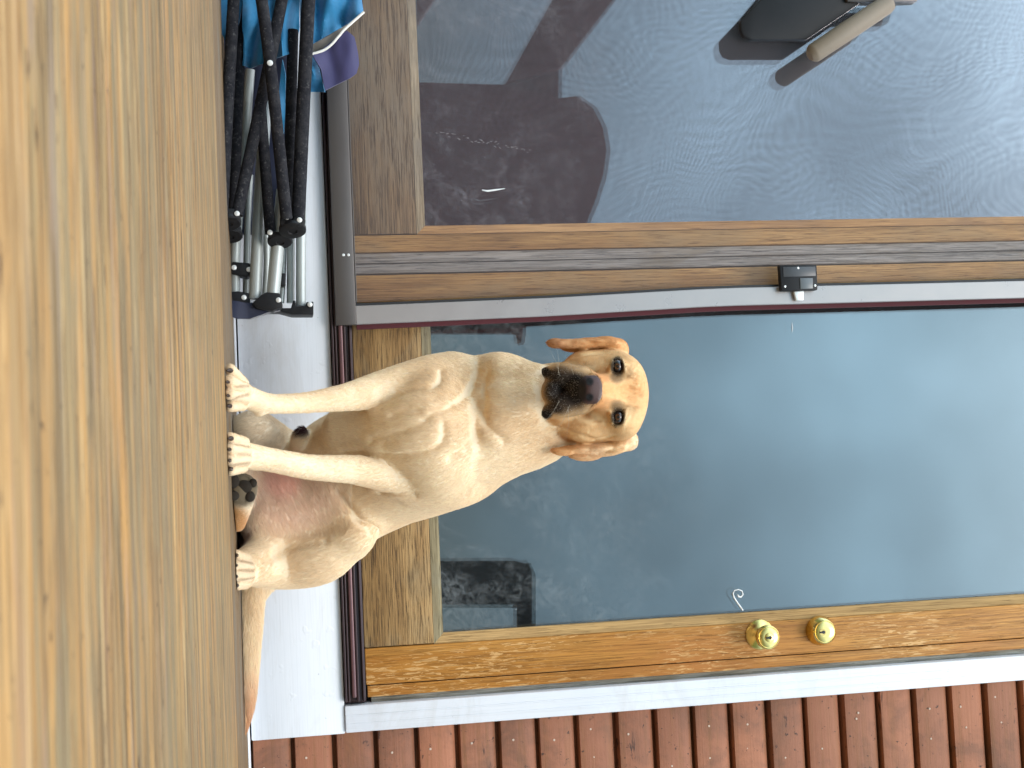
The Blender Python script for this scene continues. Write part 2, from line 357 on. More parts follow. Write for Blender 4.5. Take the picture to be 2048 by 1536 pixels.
# little scroll mark stuck to the glass
def curve_px(pts,y): return [P(u,v,y) for u,v in pts]
sc_pts=[(1486,1221),(1476,1207),(1468,1195),(1466,1187),(1469,1181),(1477,1179),(1484,1182),(1486,1189),(1482,1194),(1477,1193),(1475,1189)]
m=MB(); m.tube(curve_px(sc_pts,3.0455),[.0018,.0018,.0018,.0015,.0013,.0013,.0014,.0015,.002,.0022,.001],8); m.build('scroll_decal',M['white_mark'],gp)
m=MB(); m.tube(curve_px([(1584,645),(1585,655),(1584,664)],3.0455),[.0004,.0009,.0004],6); m.build('white_scratch',M['white_mark'],gp)
# brass knob and deadbolt
ax=Vector((0,-1,0))
def keyhole(mb,c,r): mb.box(c[0]-r*.22,c[0]+r*.22,c[1]-.0012,c[1]+.002,c[2]-r*.85,c[2]+r*.65,.0002); mb.lathe([(0,r*.42),(.0014,r*.42)],(c[0],c[1],c[2]+r*.2),ax,12)
kx,kz=AT(.416,1.157,3.028)
m=MB(); m.lathe([(0,.034),(.002,.034),(.006,.030),(.009,.020),(.012,.0135),(.026,.0125),(.032,.018),(.038,.0245),(.046,.0268),(.055,.0268),(.0578,.0255),(.0588,.0235),(.0582,.0225),(.0590,.0215),(.0594,.0105)],(kx,3.029,kz),ax,48); kn=m.build('door_knob',M['brass'],dr,40)
m=MB(); m.lathe([(0,.0098),(.0022,.0098),(.0026,.009)],(kx,2.9695,kz),ax,24); kp=m.build('lock_plug',M['brass'],kn)
m=MB(); keyhole(m,(kx,2.9672,kz),.0095); m.build('keyhole',M['seal'],kn)
kx,kz=AT(.416,1.303,3.028)
m=MB(); m.lathe([(0,.034),(.003,.034),(.018,.0295),(.030,.0265),(.0315,.0245),(.0308,.0235),(.0315,.0225),(.0318,.010)],(kx,3.029,kz),ax,48); kn=m.build('deadbolt',M['brass'],dr,40)
m=MB(); m.lathe([(0,.0078),(.0018,.0078)],(kx,2.9972,kz-.007),ax,24); m.build('lock_plug',M['brass_dark'],kn)
m=MB(); keyhole(m,(kx,2.9955,kz-.007),.0085); m.build('keyhole',M['seal'],kn)

# ------------------------------------------------------------------ left door
dl=thing('glass_door',(-1.0,3.07,.25),'greyed oak glass door seen through the insect screen above the folded chairs','door')
m=MB(); bx(m,-.525,-.4865,.264,2.48,3.031,3.085,.003); m.build('lock_stile',M['stile_brown'],dl)
m=MB(); bx(m,-2.2,-.5265,.264,.405,3.032,3.085,.003); m.build('bottom_rail',M['oak_grey'],dl)
m=MB(); bx(m,-2.2,-.5265,2.3,2.48,3.032,3.085,.003); m.build('top_rail',M['oak_grey'],dl)
m=MB(); bx(m,-2.32,-2.201,.264,2.48,3.032,3.085,.003); m.build('hinge_stile',M['oak_grey'],dl)
m=MB(); bead(m,-2.2,-.526,.4055,2.3,.0195,3.031); m.build('glazing_bead',[M['stile_tan'],M['beadh']],dl)
gx0,gz0=AT(-2.19,.415,3.055); gx1,gz1=AT(-.535,2.3,3.055)
m=MB(); pane(m,gx0,gx1,gz0,gz1,3.048); m.build('glass_pane',M['glass'],dl,0)
m=MB(); pane(m,gx0,gx1,gz0,gz1,3.068,.0016,.0024); m.build('inner_glass_pane',M['glass2'],dl,0)

# ------------------------------------------------------------------ sliding insect screen
ss=thing('insect_screen',(-1.0,3.0,.217),'sliding insect screen in a brown grey aluminium frame with a black latch','screen')
m=MB(); bx(m,-2.4,-.3255,.217,.262,2.985,3.004,.0015); bx(m,-2.4,-.375,.2625,.2655,2.990,3.002,.0005); m.build('bottom_frame',M['alu'],ss)
# upright, slightly bowed at the latch
def xo(z): # measured edge drift with height
    return -.326-.0145*min(1,max(0,(z-.262)/.45))*.5-.0125*min(1,max(0,(z-.70)/.4)) if z<1.3 else -.3455
m=MB(); zs=[.2625,.45,.7,.9,1.06,1.15,1.22,1.3,1.6,2.0,2.5]; Vv=[]
for z_ in zs:
    x1=xo(z_); x0=x1-.0415
    for (x,y) in ((x0,2.9875),(x0+.0015,2.986),(x1-.0015,2.986),(x1,2.9875),(x1,3.004),(x0,3.004)):
        a,c=AT(x,z_,2.986); Vv.append((a,y,c))
Ff=[]
for i in range(len(zs)-1):
    for k in range(6): k2=(k+1)%6; Ff.append((i*6+k,i*6+k2,(i+1)*6+k2,(i+1)*6+k))
Ff+=[(0,1,2,3,4,5),tuple((len(zs)-1)*6+k for k in range(6))]
m.add(Vv,Ff); m.build('upright_frame',plain('sheen_lightened_aluminium',(.36,.33,.32),.3,.35,.04,.06,nscale=15),ss)  # same metal as the bottom frame, base colour lightened for its sky sheen
m=MB(); Vv=[]
for z_ in zs:
    x1=xo(z_)-.0418; x0=x1-.0052
    for (x,y) in ((x0,2.99),(x1,2.99),(x1,3.004),(x0,3.004)):
        a,c=AT(x,z_,2.99); Vv.append((a,y,c))
Ff=[]
for i in range(len(zs)-1):
    for k in range(4): k2=(k+1)%4; Ff.append((i*4+k,i*4+k2,(i+1)*4+k2,(i+1)*4+k))
m.add(Vv,Ff); m.build('frame_seal',M['seal'],ss)
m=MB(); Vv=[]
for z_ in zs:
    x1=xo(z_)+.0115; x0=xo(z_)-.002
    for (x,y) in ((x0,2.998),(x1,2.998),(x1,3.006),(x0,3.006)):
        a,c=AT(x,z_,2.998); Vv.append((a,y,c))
m.add(Vv,Ff); m.build('reflection_strip',plain('dark_maroon_reflection',sl((78,26,34)),.8),ss)  # solid maroon strip standing in for a reflection along the upright
# screen fabric: woven mesh, moire of weave and mirror image painted into its tint
t=NT('insect_mesh'); 
tr=t.n('ShaderNodeBsdfTransparent'); df=t.n('ShaderNodeBsdfDiffuse'); df.inputs[0].default_value=(.62,.56,.62,1)
sep=t.n('ShaderNodeSeparateXYZ'); t.l(t.tc.outputs['Object'],sep.inputs[0])
wa=t.noise((1,1,.8),2.2,2,.5,.0,(4,0,3)); wb=t.noise((1,1,1),2.6,2,.5,.0,(9,0,1))
f1=t.math('SINE',t.math('MULTIPLY',t.math('ADD',sep.outputs[0],t.math('MULTIPLY',wa,.7)),260))
f2=t.math('SINE',t.math('MULTIPLY',t.math('ADD',sep.outputs[2],t.math('MULTIPLY',wb,.7)),330))
amp=t.noise((1,1,1),3.5,3,.6,0,(1,1,9))
def gt(sock,v,inv=False): return t.math('LESS_THAN' if inv else 'GREATER_THAN',sock,v)
over=t.math('MULTIPLY',gt(sep.outputs[0],-.538,True),gt(sep.outputs[2],.418))   # the weave beats with its own mirror image only in front of the pane
mo=t.math('MULTIPLY',t.math('MULTIPLY',t.math('ADD',f1,f2),over),t.math('MULTIPLY',t.mask(amp,.25,.6),.042))
fine=t.noise((420,1,420),1,2,.6)
tv_=t.math('ADD',t.math('ADD',.95,mo),t.math('MULTIPLY',t.math('SUBTRACT',fine,.5),.22))
cmb=t.n('ShaderNodeCombineColor'); [t.l(t.math('MULTIPLY',tv_,(1.,.955,.975)[q]),cmb.inputs[q]) for q in range(3)]; t.l(cmb.outputs[0],tr.inputs[0])
mx=t.n('ShaderNodeMixShader'); mx.inputs[0].default_value=.062; t.l(tr.outputs[0],mx.inputs[1]); t.l(df.outputs[0],mx.inputs[2]); t.l(mx.outputs[0],t.out.inputs[0]); M['mesh']=t.mat
m=MB(); a,c=AT(-2.4,.264,2.996); Vv=[];Ff=[]
x1,_=AT(-.375,.264,2.996); x2,_=AT(-.395,.264,2.996)
Vv=[(a,2.996,c),(x1,2.996,c),(x2,2.996,1.25),(x2,2.996,2.5),(a,2.996,2.5)]; m.add(Vv,[(0,1,2,3,4)]); sm_=m.build('mesh',M['mesh'],ss,0)
m=MB(); m.tube(curve_px([(964,380),(975,382),(990,380),(1010,377)],2.993),[.0012,.0022,.002,.0005],6); m.build('white_flake',M['white_mark'],sm_)
m=MB()
random.seed(3)
for i in range(34):
    f_=i/34; u=873+f_*190+random.uniform(-4,4); v=265+f_*38+random.uniform(-4,4)
    m.tube(curve_px([(u,v),(u+random.uniform(2,7),v+random.uniform(-3,4))],2.994),[.0003,.0003],5)
m.build('scuff_mark',plain('grey_scuff',(.3,.27,.27),.8),sm_)
# latch
def prismpx(mb,poly,y0,y1,bev=.001,mi=0): mb.prism([(P(u,v,y0).x,P(u,v,y0).z) for u,v in poly],y0,y1,bev,mi)
la=MB(); prismpx(la,[(1559,530),(1634,529),(1636,580),(1563,582)],2.966,2.984,.003); la=la.build('latch',M['black'],ss)
m=MB(); prismpx(m,[(1566,534),(1631,533),(1632,552),(1567,554)],2.9645,2.967,.0008); m.build('latch_cover',plain('dark_grey_plastic',(.05,.05,.055),.35),la)
m=MB(); prismpx(m,[(1600,556),(1626,556),(1626,577),(1601,578)],2.9640,2.967,.0008); m.build('thumb_tab',plain('grey_tab',(.12,.13,.14),.35),la)
m=MB(); prismpx(m,[(1588,583),(1608,582),(1607,600),(1593,601)],2.974,2.983,.001); m.build('catch_plate',M['steel'],la)
m=MB()
for u,v in ((1596,536),(1570,573),(1630,571)):
    m=MB(); m.lathe([(0,.0028),(.001,.0025),(.0014,.001)],P(u,v,2.9655),ax,14); m.build('latch_screw',M['steel'],la)
m=MB()
for u,v in ((687,510),(697,510)):
    m=MB(); m.lathe([(0,.0034),(.0015,.003),(.002,.001)],P(u,v,2.986),ax,14); m.build('frame_screw',M['steel'],ss)
# pull handle on the screen: black plate and tan grip
m=MB(); prismpx(m,[(1570,-60),(1520,0),(1481,41),(1482,60),(1488,73),(1503,79),(1614,79),(1726,3),(1790,-60)],2.966,2.985,.004); hp=m.build('pull_handle',M['black'],ss)
m=MB(); a=P(1628,106,2.947); b=P(1772,10,2.947); dirv=(b-a)
m.tube([a-dirv*.06,a-dirv*.03,a,a+dirv*.5,b,b+dirv*.05],[.012,.019,.0225,.0232,.0225,.019],24); m.build('grip',M['grip'],hp)
m=MB(); prismpx(m,[(1690,-30),(1695,3),(1780,4),(1835,2),(1845,-30)],2.955,2.985,.002); m.build('grip_bracket',M['alu'],hp)

# ------------------------------------------------------------------ folded camp chairs
def tb(mb,pts,rpx,seg=14,mi=0):
    # smooth chain through measured points
    w=[P(*p) for p in pts]; out=[];n=8
    if len(w)>2:
        for i in range(len(w)-1):
            p0=w[max(i-1,0)];p1=w[i];p2=w[i+1];p3=w[min(i+2,len(w)-1)]
            for k in range(n):
                q=k/n; out.append(.5*((2*p1)+(p2-p0)*q+(2*p0-5*p1+4*p2-p3)*q*q+(3*p1-p0-3*p2+p3)*q**3))
        out.append(w[-1])
    else: out=w
    mb.tube(out,px(rpx,pts[0][2]),seg,mi)
c1=thing('folded_camp_chair',(-.75,2.8,0),'folded camp chair with bright blue canvas and scuffed black foam legs','camp chair')
legs=[([(473,-100,2.75),(456,200,2.75),(444,426,2.74)],10.5),([(583,-100,2.765),(535,145,2.76),(474,430,2.75)],10.5),
      ([(509,-100,2.715),(540,126,2.715),(573,438,2.755)],10.5),([(622,-100,2.765),(608,180,2.77),(596,444,2.78)],12),
      ([(586,60,2.80),(581,260,2.81),(577,460,2.82)],9.5),([(488,-100,2.80),(476,200,2.81),(466,458,2.82)],9.5),([(520,200,2.82),(531,340,2.82),(541,468,2.82)],9.5)]
for pts,r in legs:
    m=MB(); tb(m,pts,r*1.16); m.build('leg',M['foam'],c1)
def foot(u,v,d,ru,brk,rivs):
    m=MB(); c=P(u,v,d); axf=Vector((.90,-.42,.0)).normalized(); r=px(ru,d)
    m.lathe([(-.006,r*.8),(-.003,r),(.003,r),(.005,r*.9),(.0055,r*.35),(.003,r*.3)],c,axf,28)
    prismpx(m,brk,d-.020,d+.012,.003)
    o=m.build('foot',M['black'],c1)
    for a,b in rivs:
        q=MB(); q.lathe([(0,.0055),(.0015,.005),(.0028,.001)],P(a,b,d-.0205),(.0,-1,0),14); q.build('rivet',M['steel'],o)
foot(457,444,2.76,25,[(432,415),(470,417),(480,424),(480,438),(433,436)],[(444,424),(474,427)])
foot(461,470,2.82,24,[(440,452),(482,452),(484,464),(440,464)],[(452,458)])
foot(585,459,2.78,27,[(560,432),(586,440),(588,434),(602,430),(612,440),(607,454),(560,450)],[(574,434),(599,440)])
foot(560,481,2.82,25,[(536,462),(580,464),(580,474),(536,474)],[(540,465)])
m=MB(); m.lathe([(0,.006),(.002,.0055),(.003,.001)],P(540,126,2.703),(0,-1,0),16); m.build('pivot_rivet',M['steel'],c1)
def cloth(mb,poly,depth,th=.003,amp=.02,fr=6,seed=0,mi=0,dirw=(1,3)):
    b=bmesh.new(); d0=depth if callable(depth) else (lambda u,v:depth)
    vs=[b.verts.new((u,v,0)) for u,v in poly]; f=b.faces.new(vs); bmesh.ops.triangulate(b,faces=[f])
    for _ in range(5): 
        long=[e for e in b.edges if e.calc_length()>9]
        if not long: break
        bmesh.ops.subdivide_edges(b,edges=long,cuts=1); bmesh.ops.triangulate(b,faces=[f for f in b.faces if len(f.verts)>3])
    for v in b.verts:
        u,w=v.co.x,v.co.y
        n=mnoise.noise(Vector((u/60*dirw[1]/2,w/110*dirw[0],seed)))*amp+mnoise.noise(Vector((u/22,w/50,seed+5)))*amp*.35
        v.co=P(u,w,d0(u,w)+n)
    bmesh.ops.recalc_face_normals(b,faces=b.faces[:])
    r=bmesh.ops.solidify(b,geom=b.faces[:],thickness=th)
    return mb.bm(b,mi)
m=MB()
cloth(m,[(415,-60),(415,0),(424,30),(452,84),(470,90),(486,0),(486,-60)],2.79,amp=.04,seed=1)
cloth(m,[(488,-60),(486,60),(487,110),(485,131),(505,136),(526,128),(560,-60)],2.79,amp=.055,seed=2)
cloth(m,[(548,-60),(545,60),(549,117),(592,104),(598,60),(602,-60)],2.79,amp=.055,seed=3)
cloth(m,[(600,-60),(600,198),(622,184),(649,184),(640,140),(622,95),(622,90),(692,50),(727,22),(722,-10),(715,-60)],2.84,amp=.05,seed=4)
cloth(m,[(566,120),(556,190),(560,240),(567,285),(570,230),(572,150)],2.85,amp=.02,seed=8)
m.build('canvas_seat',M['blue'],c1,60)
m=MB(); cloth(m,[(625,112),(694,62),(708,75),(715,107),(717,130),(712,148),(700,157),(650,182),(641,140)],2.815,amp=.012,seed=5); cv=m.build('navy_pocket',M['navy'],c1,60)
m=MB(); cloth(m,[(620,100),(622,90),(660,70),(695,48),(690,60),(664,92),(624,109)],2.825,amp=.006,seed=6); m.build('backing',M['canvas_grey'],c1,60)
m=MB(); tb(m,[(624,108,2.808),(646,101,2.808),(662,90,2.808),(678,72,2.808),(692,56,2.808),(728,24,2.808)],2.6); m.build('white_binding',M['canvas_edge'],c1)
# silver chair behind
c2=thing('folded_camp_chair',(-.6,2.9,0),'folded camp chair with bare silver tubes and black end fittings, nearest the dog','camp chair')
st=[([(534,180,2.87),(520,384,2.86),(510,598,2.85)],11),([(566,380,2.84),(555,490,2.84),(546,588,2.84)],12),
    ([(603,250,2.90),(602,470,2.90),(602,612,2.90)],9),([(500,140,2.88),(488,300,2.88),(472,484,2.88),(470,590,2.88)],9),
    ([(584,300,2.92),(582,484,2.92),(581,606,2.92)],7),([(500,350,2.91),(495,450,2.91),(492,600,2.91)],6),([(530,430,2.9),(534,520,2.9),(530,600,2.9)],6),([(570,430,2.93),(567,540,2.93),(563,606,2.93)],5)]
for pts,r in st:
    m=MB(); tb(m,pts,r*1.12); m.build('tube',M['silver'],c2)
def fit(name,poly,y0,y1,riv=(),mat='black',bev=.003):
    m=MB(); prismpx(m,poly,y0,y1,bev); o=m.build(name,M[mat],c2)
    if riv:
        for a,b in riv:
            q=MB(); q.lathe([(0,.0055),(.0015,.005),(.0028,.001)],P(a,b,y0-.0005),(0,-1,0),14); q.build('rivet',M['steel'],o)
fit('bracket',[(464,523),(500,526),(504,548),(494,554),(462,546)],2.855,2.90,[(468,535),(498,539)])
fit('end_cap',[(449,585),(476,582),(500,586),(500,606),(478,611),(447,604)],2.845,2.895,[(488,595)])
fit('end_cap',[(522,590),(532,584),(560,586),(566,612),(545,622),(512,616),(504,606)],2.82,2.87,[(557,600)])
fit('foot_bar',[(508,612),(560,616),(582,616),(586,601),(591,601),(592,612),(611,612),(613,604),(627,603),(627,629),(585,629),(558,622),(520,622)],2.87,2.93,[(620,609)],bev=.0015)
fit('bracket',[(559,546),(572,546),(571,572),(560,572)],2.90,2.93)
m=MB(); cloth(m,[(449,606),(452,628),(470,637),(500,639),(530,630),(562,622),(540,612),(500,606)],2.86,.02,.01,seed=12)
cloth(m,[(440,480),(444,600),(462,606),(466,560),(460,480)],2.93,.01,.01,seed=13)
cloth(m,[(418,-60),(430,430),(450,470),(560,470),(590,300),(590,-60)],2.95,.006,.012,seed=14)
m.build('folded_canvas',M['navy_dark'],c2,60)
# ------------------------------------------------------------------ garden chairs standing beside the camera (they mirror in the glass)
def vpoly(pts,yv): return [(P(u,v,yv).x,P(u,v,yv).z) for u,v in pts]
yv=4.85; yr=6.096-yv
gc=thing('garden_chair',(-.95,yr,0),'maroon painted garden chair with tall rounded back and slanting arm, mirrored in the left glass','garden chair')
m=MB(); zt=lambda u,v:(P(u,v,yv).x,P(u,v,yv).z)
back=[(700,160),(1012,168),(1125,195),(1160,190),(1195,215),(1215,255),(1222,300),(1215,350),(1200,400),(1180,450),(1110,560),(1055,620),(1055,640),(1050,688),(1038,690),(1034,668),(862,668),(700,668)]
m.prism([zt(u,v) for u,v in back],yr-.03,yr,.004); m.build('backrest',M['maroon'],gc)
m=MB(); m.prism([zt(u,v) for u,v in [(1012,168),(1128,120),(1128,197)]]+[],yr-.06,yr-.031,.003)
m.prism([zt(u,v) for u,v in [(1010,170),(1128,135),(1240,-10),(1330,-150),(1230,-150),(1105,0)]],yr-.028,yr+.02,.003); m.build('arm',M['maroon'],gc)
m=MB(); m.prism([zt(u,v) for u,v in [(835,52),(870,0),(960,-150),(835,-150)]],yr-.028,yr+.02,.003); m.build('arm',M['maroon'],gc)
for (xx,y2) in ((-1.35,yr),(-.56,yr),(-1.35,yr-.45),(-.56,yr-.45)):
    m=MB(); m.box(xx-.025,xx+.025,y2-.055,y2-.032,0,.42,.003); m.build('leg',M['maroon'],gc)
m=MB(); m.box(-1.38,-.53,yr-.5,yr-.034,.40,.425,.003); m.build('seat',M['maroon'],gc)
yv=4.92; yr=6.096-yv
bc=thing('patio_chair',(.5,yr,0),'black patio chair with panelled back, mirrored low in the right glass','patio chair')
m=MB(); m.prism([zt(u,v) for u,v in [(700,1124),(1030,1122),(1052,1128),(1062,1126),(1072,1150),(1072,1330),(1036,1330),(1036,1216),(890,1216),(700,1216)]],yr-.03,yr,.004); m.build('backrest',M['black'],bc)
m=MB(); m.prism([zt(u,v) for u,v in [(700,1320),(1036,1322),(1036,1345),(700,1345)]],yr-.03,yr,.004); m.build('back_post',M['black'],bc)
m=MB(); m.box(.34,.76,yr-.45,yr-.034,.42,.45,.004); m.build('seat',M['black'],bc)
for (xx,y2) in ((.36,yr),(.74,yr),(.36,yr-.4),(.74,yr-.4)):
    m=MB(); m.box(xx-.017,xx+.017,y2-.07,y2-.036,0,.43,.003); m.build('leg',M['black'],bc)

# ------------------------------------------------------------------ the dog: smooth-blended solid, then fur
exec_dog=True
K=[]  # primitives: (kind, data..., k)
def Pn(u,v,d): return np.array(P(u,v,d))
AUn,AVn,AFn=np.array(AU),np.array(AV),np.array(F)
def cap(a,b,ra,rb,k=.02,g='body'):   # a,b=(u,v,d); radii in picture px
    K.append(('c',Pn(*a),Pn(*b),px(ra,a[2]),px(rb,b[2]),k,g))
def chain(pts,k=.02,g='body'):       # pts=(u,v,d,r)
    a=np.array(pts,float); a=np.vstack([2*a[0]-a[1],a,2*a[-1]-a[-2]]); q_=[]
    for i in range(1,len(a)-2):
        for w in (0,.25,.5,.75): q_.append(.5*(2*a[i]+(a[i+1]-a[i-1])*w+(2*a[i-1]-5*a[i]+4*a[i+1]-a[i+2])*w*w+(3*a[i]-a[i-1]-3*a[i+1]+a[i+2])*w**3))
    q_.append(a[-2]); pts=[tuple(x) for x in q_]
    K.append(('C',[('c',Pn(*p[:3]),Pn(*q[:3]),px(p[3],p[2]),px(q[3],q[2]),0,'') for p,q in zip(pts[:-1],pts[1:])],k,g))
def ell(c,ru,rv,rd,k=.02,g='body',tw=0,tl=0):  # ru,rv px ; rd metres ; tw rotation in picture, tl tilt about v axis
    ct,st_=math.cos(tw),math.sin(tw); a=AUn*ct+AVn*st_; b=-AUn*st_+AVn*ct; w=AFn
    c2_,s2=math.cos(tl),math.sin(tl); a,w=a*c2_+w*s2,-a*s2+w*c2_
    K.append(('e',Pn(*c),np.stack([a,b,w]),np.array([px(ru,c[2]),px(rv,c[2]),rd]),k,g))
SUB=[]
def cut(pts,k=.006):
    for p,q in zip(pts[:-1],pts[1:]): SUB.append(('c',Pn(*p[:3]),Pn(*q[:3]),px(p[3],p[2]),px(q[3],q[2]),k,''))
# trunk
ell((960,848,2.50),80,122,.120,.03)
cap((900,905,2.56),(745,948,2.68),112,112,.05)
ell((875,862,2.50),110,150,.150,.03); ell((962,760,2.46),60,44,.06,.03)
ell((860,850,2.415),90,100,.075,.03)           # fore chest
cap((800,895,2.56),(700,935,2.66),125,108,.05)
cap((700,960,2.68),(600,1000,2.76),108,118,.05)
cap((790,858,2.45),(690,858,2.50),66,40,.05)    # brisket
cap((690,864,2.53),(640,895,2.62),34,30,.03)
ell((570,1000,2.80),100,110,.14,.03)
# neck and throat
chain([(1190,795,2.45,74),(1120,808,2.455,84),(1060,834,2.47,102),(1000,842,2.48,116)],.03)
cap((1120,785,2.38),(1010,805,2.37),38,46,.03)
cap((1100,760,2.385),(1000,745,2.40),26,34,.02); cap((1095,838,2.385),(990,858,2.39),28,38,.02)
ell((1015,736,2.43),44,24,.032,.03,tw=.2)
# shoulders and fore legs
chain([(905,765,2.46,60),(835,768,2.44,49),(760,780,2.42,36),(715,790,2.40,30),(682,796,2.385,26),(616,805,2.36,20.5),(560,808,2.335,19),(530,806,2.325,20.5),(505,799,2.318,22.5),(485,790,2.31,23)],.018,'fl')
chain([(900,945,2.50,70),(840,960,2.48,48),(790,950,2.45,37),(748,945,2.43,31.5),(704,939,2.41,28),(660,937,2.39,26),(616,934,2.37,24.5),(572,926,2.345,23.5),(530,918,2.328,23.5),(505,914,2.318,25.5),(485,910,2.31,26)],.018,'fr')
ell((780,960,2.49),42,24,.04,.02)
# fore paws: toes
def toes(lst,k=.003):
    for (a,b,ra,rb) in lst: cap(a,b,ra,rb,k,'toe')
toes([((486,768,2.295),(461,740,2.262),12,11.5),((492,780,2.285),(460,762,2.240),12.5,12),((491,796,2.285),(460,788,2.238),12.5,12),((484,810,2.295),(461,812,2.258),12,11.5)])
toes([((488,886,2.29),(461,877,2.25),12,11.5),((493,902,2.285),(460,897,2.236),12.5,12),((492,919,2.285),(460,920,2.238),12.5,12),((485,934,2.295),(461,940,2.258),12,11.5)])
ell((521,826,2.325),9,7,.008,.006)
ell((472,780,2.325),14,26,.03,.008); ell((472,908,2.325),14,26,.03,.008)
# left hind leg (right of the picture when upright): thigh, knee, shank, paw
cap((610,1045,2.78),(700,1064,2.60),95,40,.05,'th'); ell((712,1072,2.59),34,30,.04,.02)
chain([(690,1082,2.60,44),(640,1108,2.62,58),(580,1118,2.64,58),(530,1124,2.62,50),(500,1132,2.57,36)],.02,'th')
cap((560,1100,2.70),(500,1110,2.72),60,44,.02,'th')
toes([((494,1121,2.55),(470,1111,2.50),13,11.5),((500,1134,2.545),(470,1130,2.482),14,12),((499,1150,2.545),(470,1150,2.482),14,12),((492,1163,2.55),(471,1169,2.505),13,11.5)])
ell((482,1140,2.56),22,34,.05,.012)
# inner thigh and groin
cap((660,1010,2.64),(540,1035,2.645),56,60,.03,'gr'); cap((570,965,2.65),(520,970,2.66),50,46,.03,'gr')
# right hind leg lying flat: thigh between the fore legs, foot with upturned pads
cap((562,896,2.73),(520,876,2.68),40,48,.02,'th2'); ell((505,858,2.62),44,34,.06,.02,'th2')
cap((612,905,2.66),(603,878,2.60),30,18,.018,'th2'); cap((603,880,2.60),(606,864,2.575),15,10,.01,'th2')
cap((505,880,2.70),(480,1000,2.62),34,22,.02,'th2')
cap((474,1046,2.56),(484,1000,2.47),17,24,.010,'hk')
ell((484,980,2.455),30,32,.026,.006,'hk',tw=.25)
# tail
chain([(520,1150,2.80,36),(502,1190,2.78,28),(498,1260,2.75,24.5),(495,1340,2.73,21),(492,1400,2.715,17),(488,1440,2.71,11.5),(483,1474,2.705,3)],.015,'tail')
# head
ell((1222,790,2.385),73,95,.088,.02,'head')
ell((1252,748,2.335),30,34,.04,.02,'head'); ell((1248,836,2.345),34,42,.045,.02,'head')
ell((1262,788,2.345),30,50,.045,.02,'head')
ell((1172,744,2.385),50,44,.06,.02,'head'); ell((1170,843,2.385),54,44,.06,.02,'head')
ell((1125,792,2.37),44,60,.06,.02,'head')
cap((1215,786,2.315),(1182,779,2.235),40,29,.016,'head')     # bridge
ell((1165,780,2.26),36,46,.055,.012,'head')
chain([(1160,757,2.245,26),(1128,750,2.25,24),(1104,747,2.265,17),(1092,744,2.275,9.5)],.008,'head')
chain([(1160,803,2.245,26),(1128,811,2.25,25),(1104,820,2.265,18),(1093,827,2.275,10)],.008,'head')
ell((1104,783,2.275),22,28,.034,.006,'head')
ell((1178,779,2.212),22,28,.020,.006,'nose'); ell((1190,779,2.216),14,28,.017,.006,'nose')
# brow / lids
for (u,v,sg) in ((1235,733,1),(1236,834,-1)):
    ell((u+13,v+1*sg,2.302),6,19,.014,.006,'lid',tw=-.25*sg); ell((u-13,v+1*sg,2.302),5,17,.012,.006,'lid',tw=.2*sg)
# ears
def ear(lst,k=.006):
    for (u,v,d,ru,rv,rd,tw) in lst: ell((u,v,d),ru,rv,rd,k,'ear',tw=tw)
ear([(1238,700,2.40,20,20,.034,.6),(1222,687,2.395,28,13,.040,.15),(1196,685,2.39,34,10,.034,.0),(1160,687,2.385,36,10,.024,-.03),(1122,687,2.385,27,8.5,.018,.0),(1110,686,2.39,14,7.5,.012,.0),(1150,696,2.42,30,9,.014,0.05),(1190,692,2.415,40,11,.03,0)],.007)
ear([(1256,880,2.395,20,22,.034,-.6),(1236,893,2.39,28,14,.036,-.25),(1200,896,2.385,36,9.5,.030,-.06),(1160,898,2.385,36,9,.022,.0),(1124,903,2.385,22,8,.014,.08),(1168,909,2.415,34,13,.016,0.05),(1200,902,2.41,36,11,.03,0)],.007)
def prim(p,X):
    if p[0]=='C':
        D=prim(p[1][0],X)
        for q in p[1][1:]: D=np.minimum(D,prim(q,X))
        return D
    if p[0]=='c':
        a,b,ra,rb=p[1],p[2],p[3],p[4]; ba=b-a; l2=ba@ba; rr=ra-rb; a2=l2-rr*rr
        if a2<=1e-10: return np.linalg.norm(X-(a if ra>rb else b),axis=1)-max(ra,rb)
        pa=X-a; y=pa@ba; z=y-l2; x2=((pa*l2-y[:,None]*ba)**2).sum(1); y2=y*y*l2; z2=z*z*l2; kk=np.sign(rr)*rr*rr*x2
        return np.where(np.sign(z)*a2*z2>kk,np.sqrt(x2+z2)/l2-rb,np.where(np.sign(y)*a2*y2<kk,np.sqrt(x2+y2)/l2-ra,(np.sqrt(x2*a2/l2)+y*rr)/l2-ra))
    if p[0]=='s': return np.linalg.norm(X-p[1],axis=1)-p[3]
    q=(X-p[1])@p[2].T; r=p[3]; k0=np.linalg.norm(q/r,axis=1); k1=np.linalg.norm(q/(r*r),axis=1)
    return np.where(k1>1e-6,k0*(k0-1)/np.maximum(k1,1e-6),-r.min())
def bound(p):
    if p[0]=='C':
        b=[bound(q) for q in p[1]]; return np.min([x[0] for x in b],0),np.max([x[1] for x in b],0)
    if p[0]=='c': return np.minimum(p[1],p[2])-max(p[3],p[4]),np.maximum(p[1],p[2])+max(p[3],p[4])
    if p[0]=='s': return p[1]-p[3],p[1]+p[3]
    e=np.sqrt(((p[2]*p[3][:,None])**2).sum(0)); return p[1]-e,p[1]+e
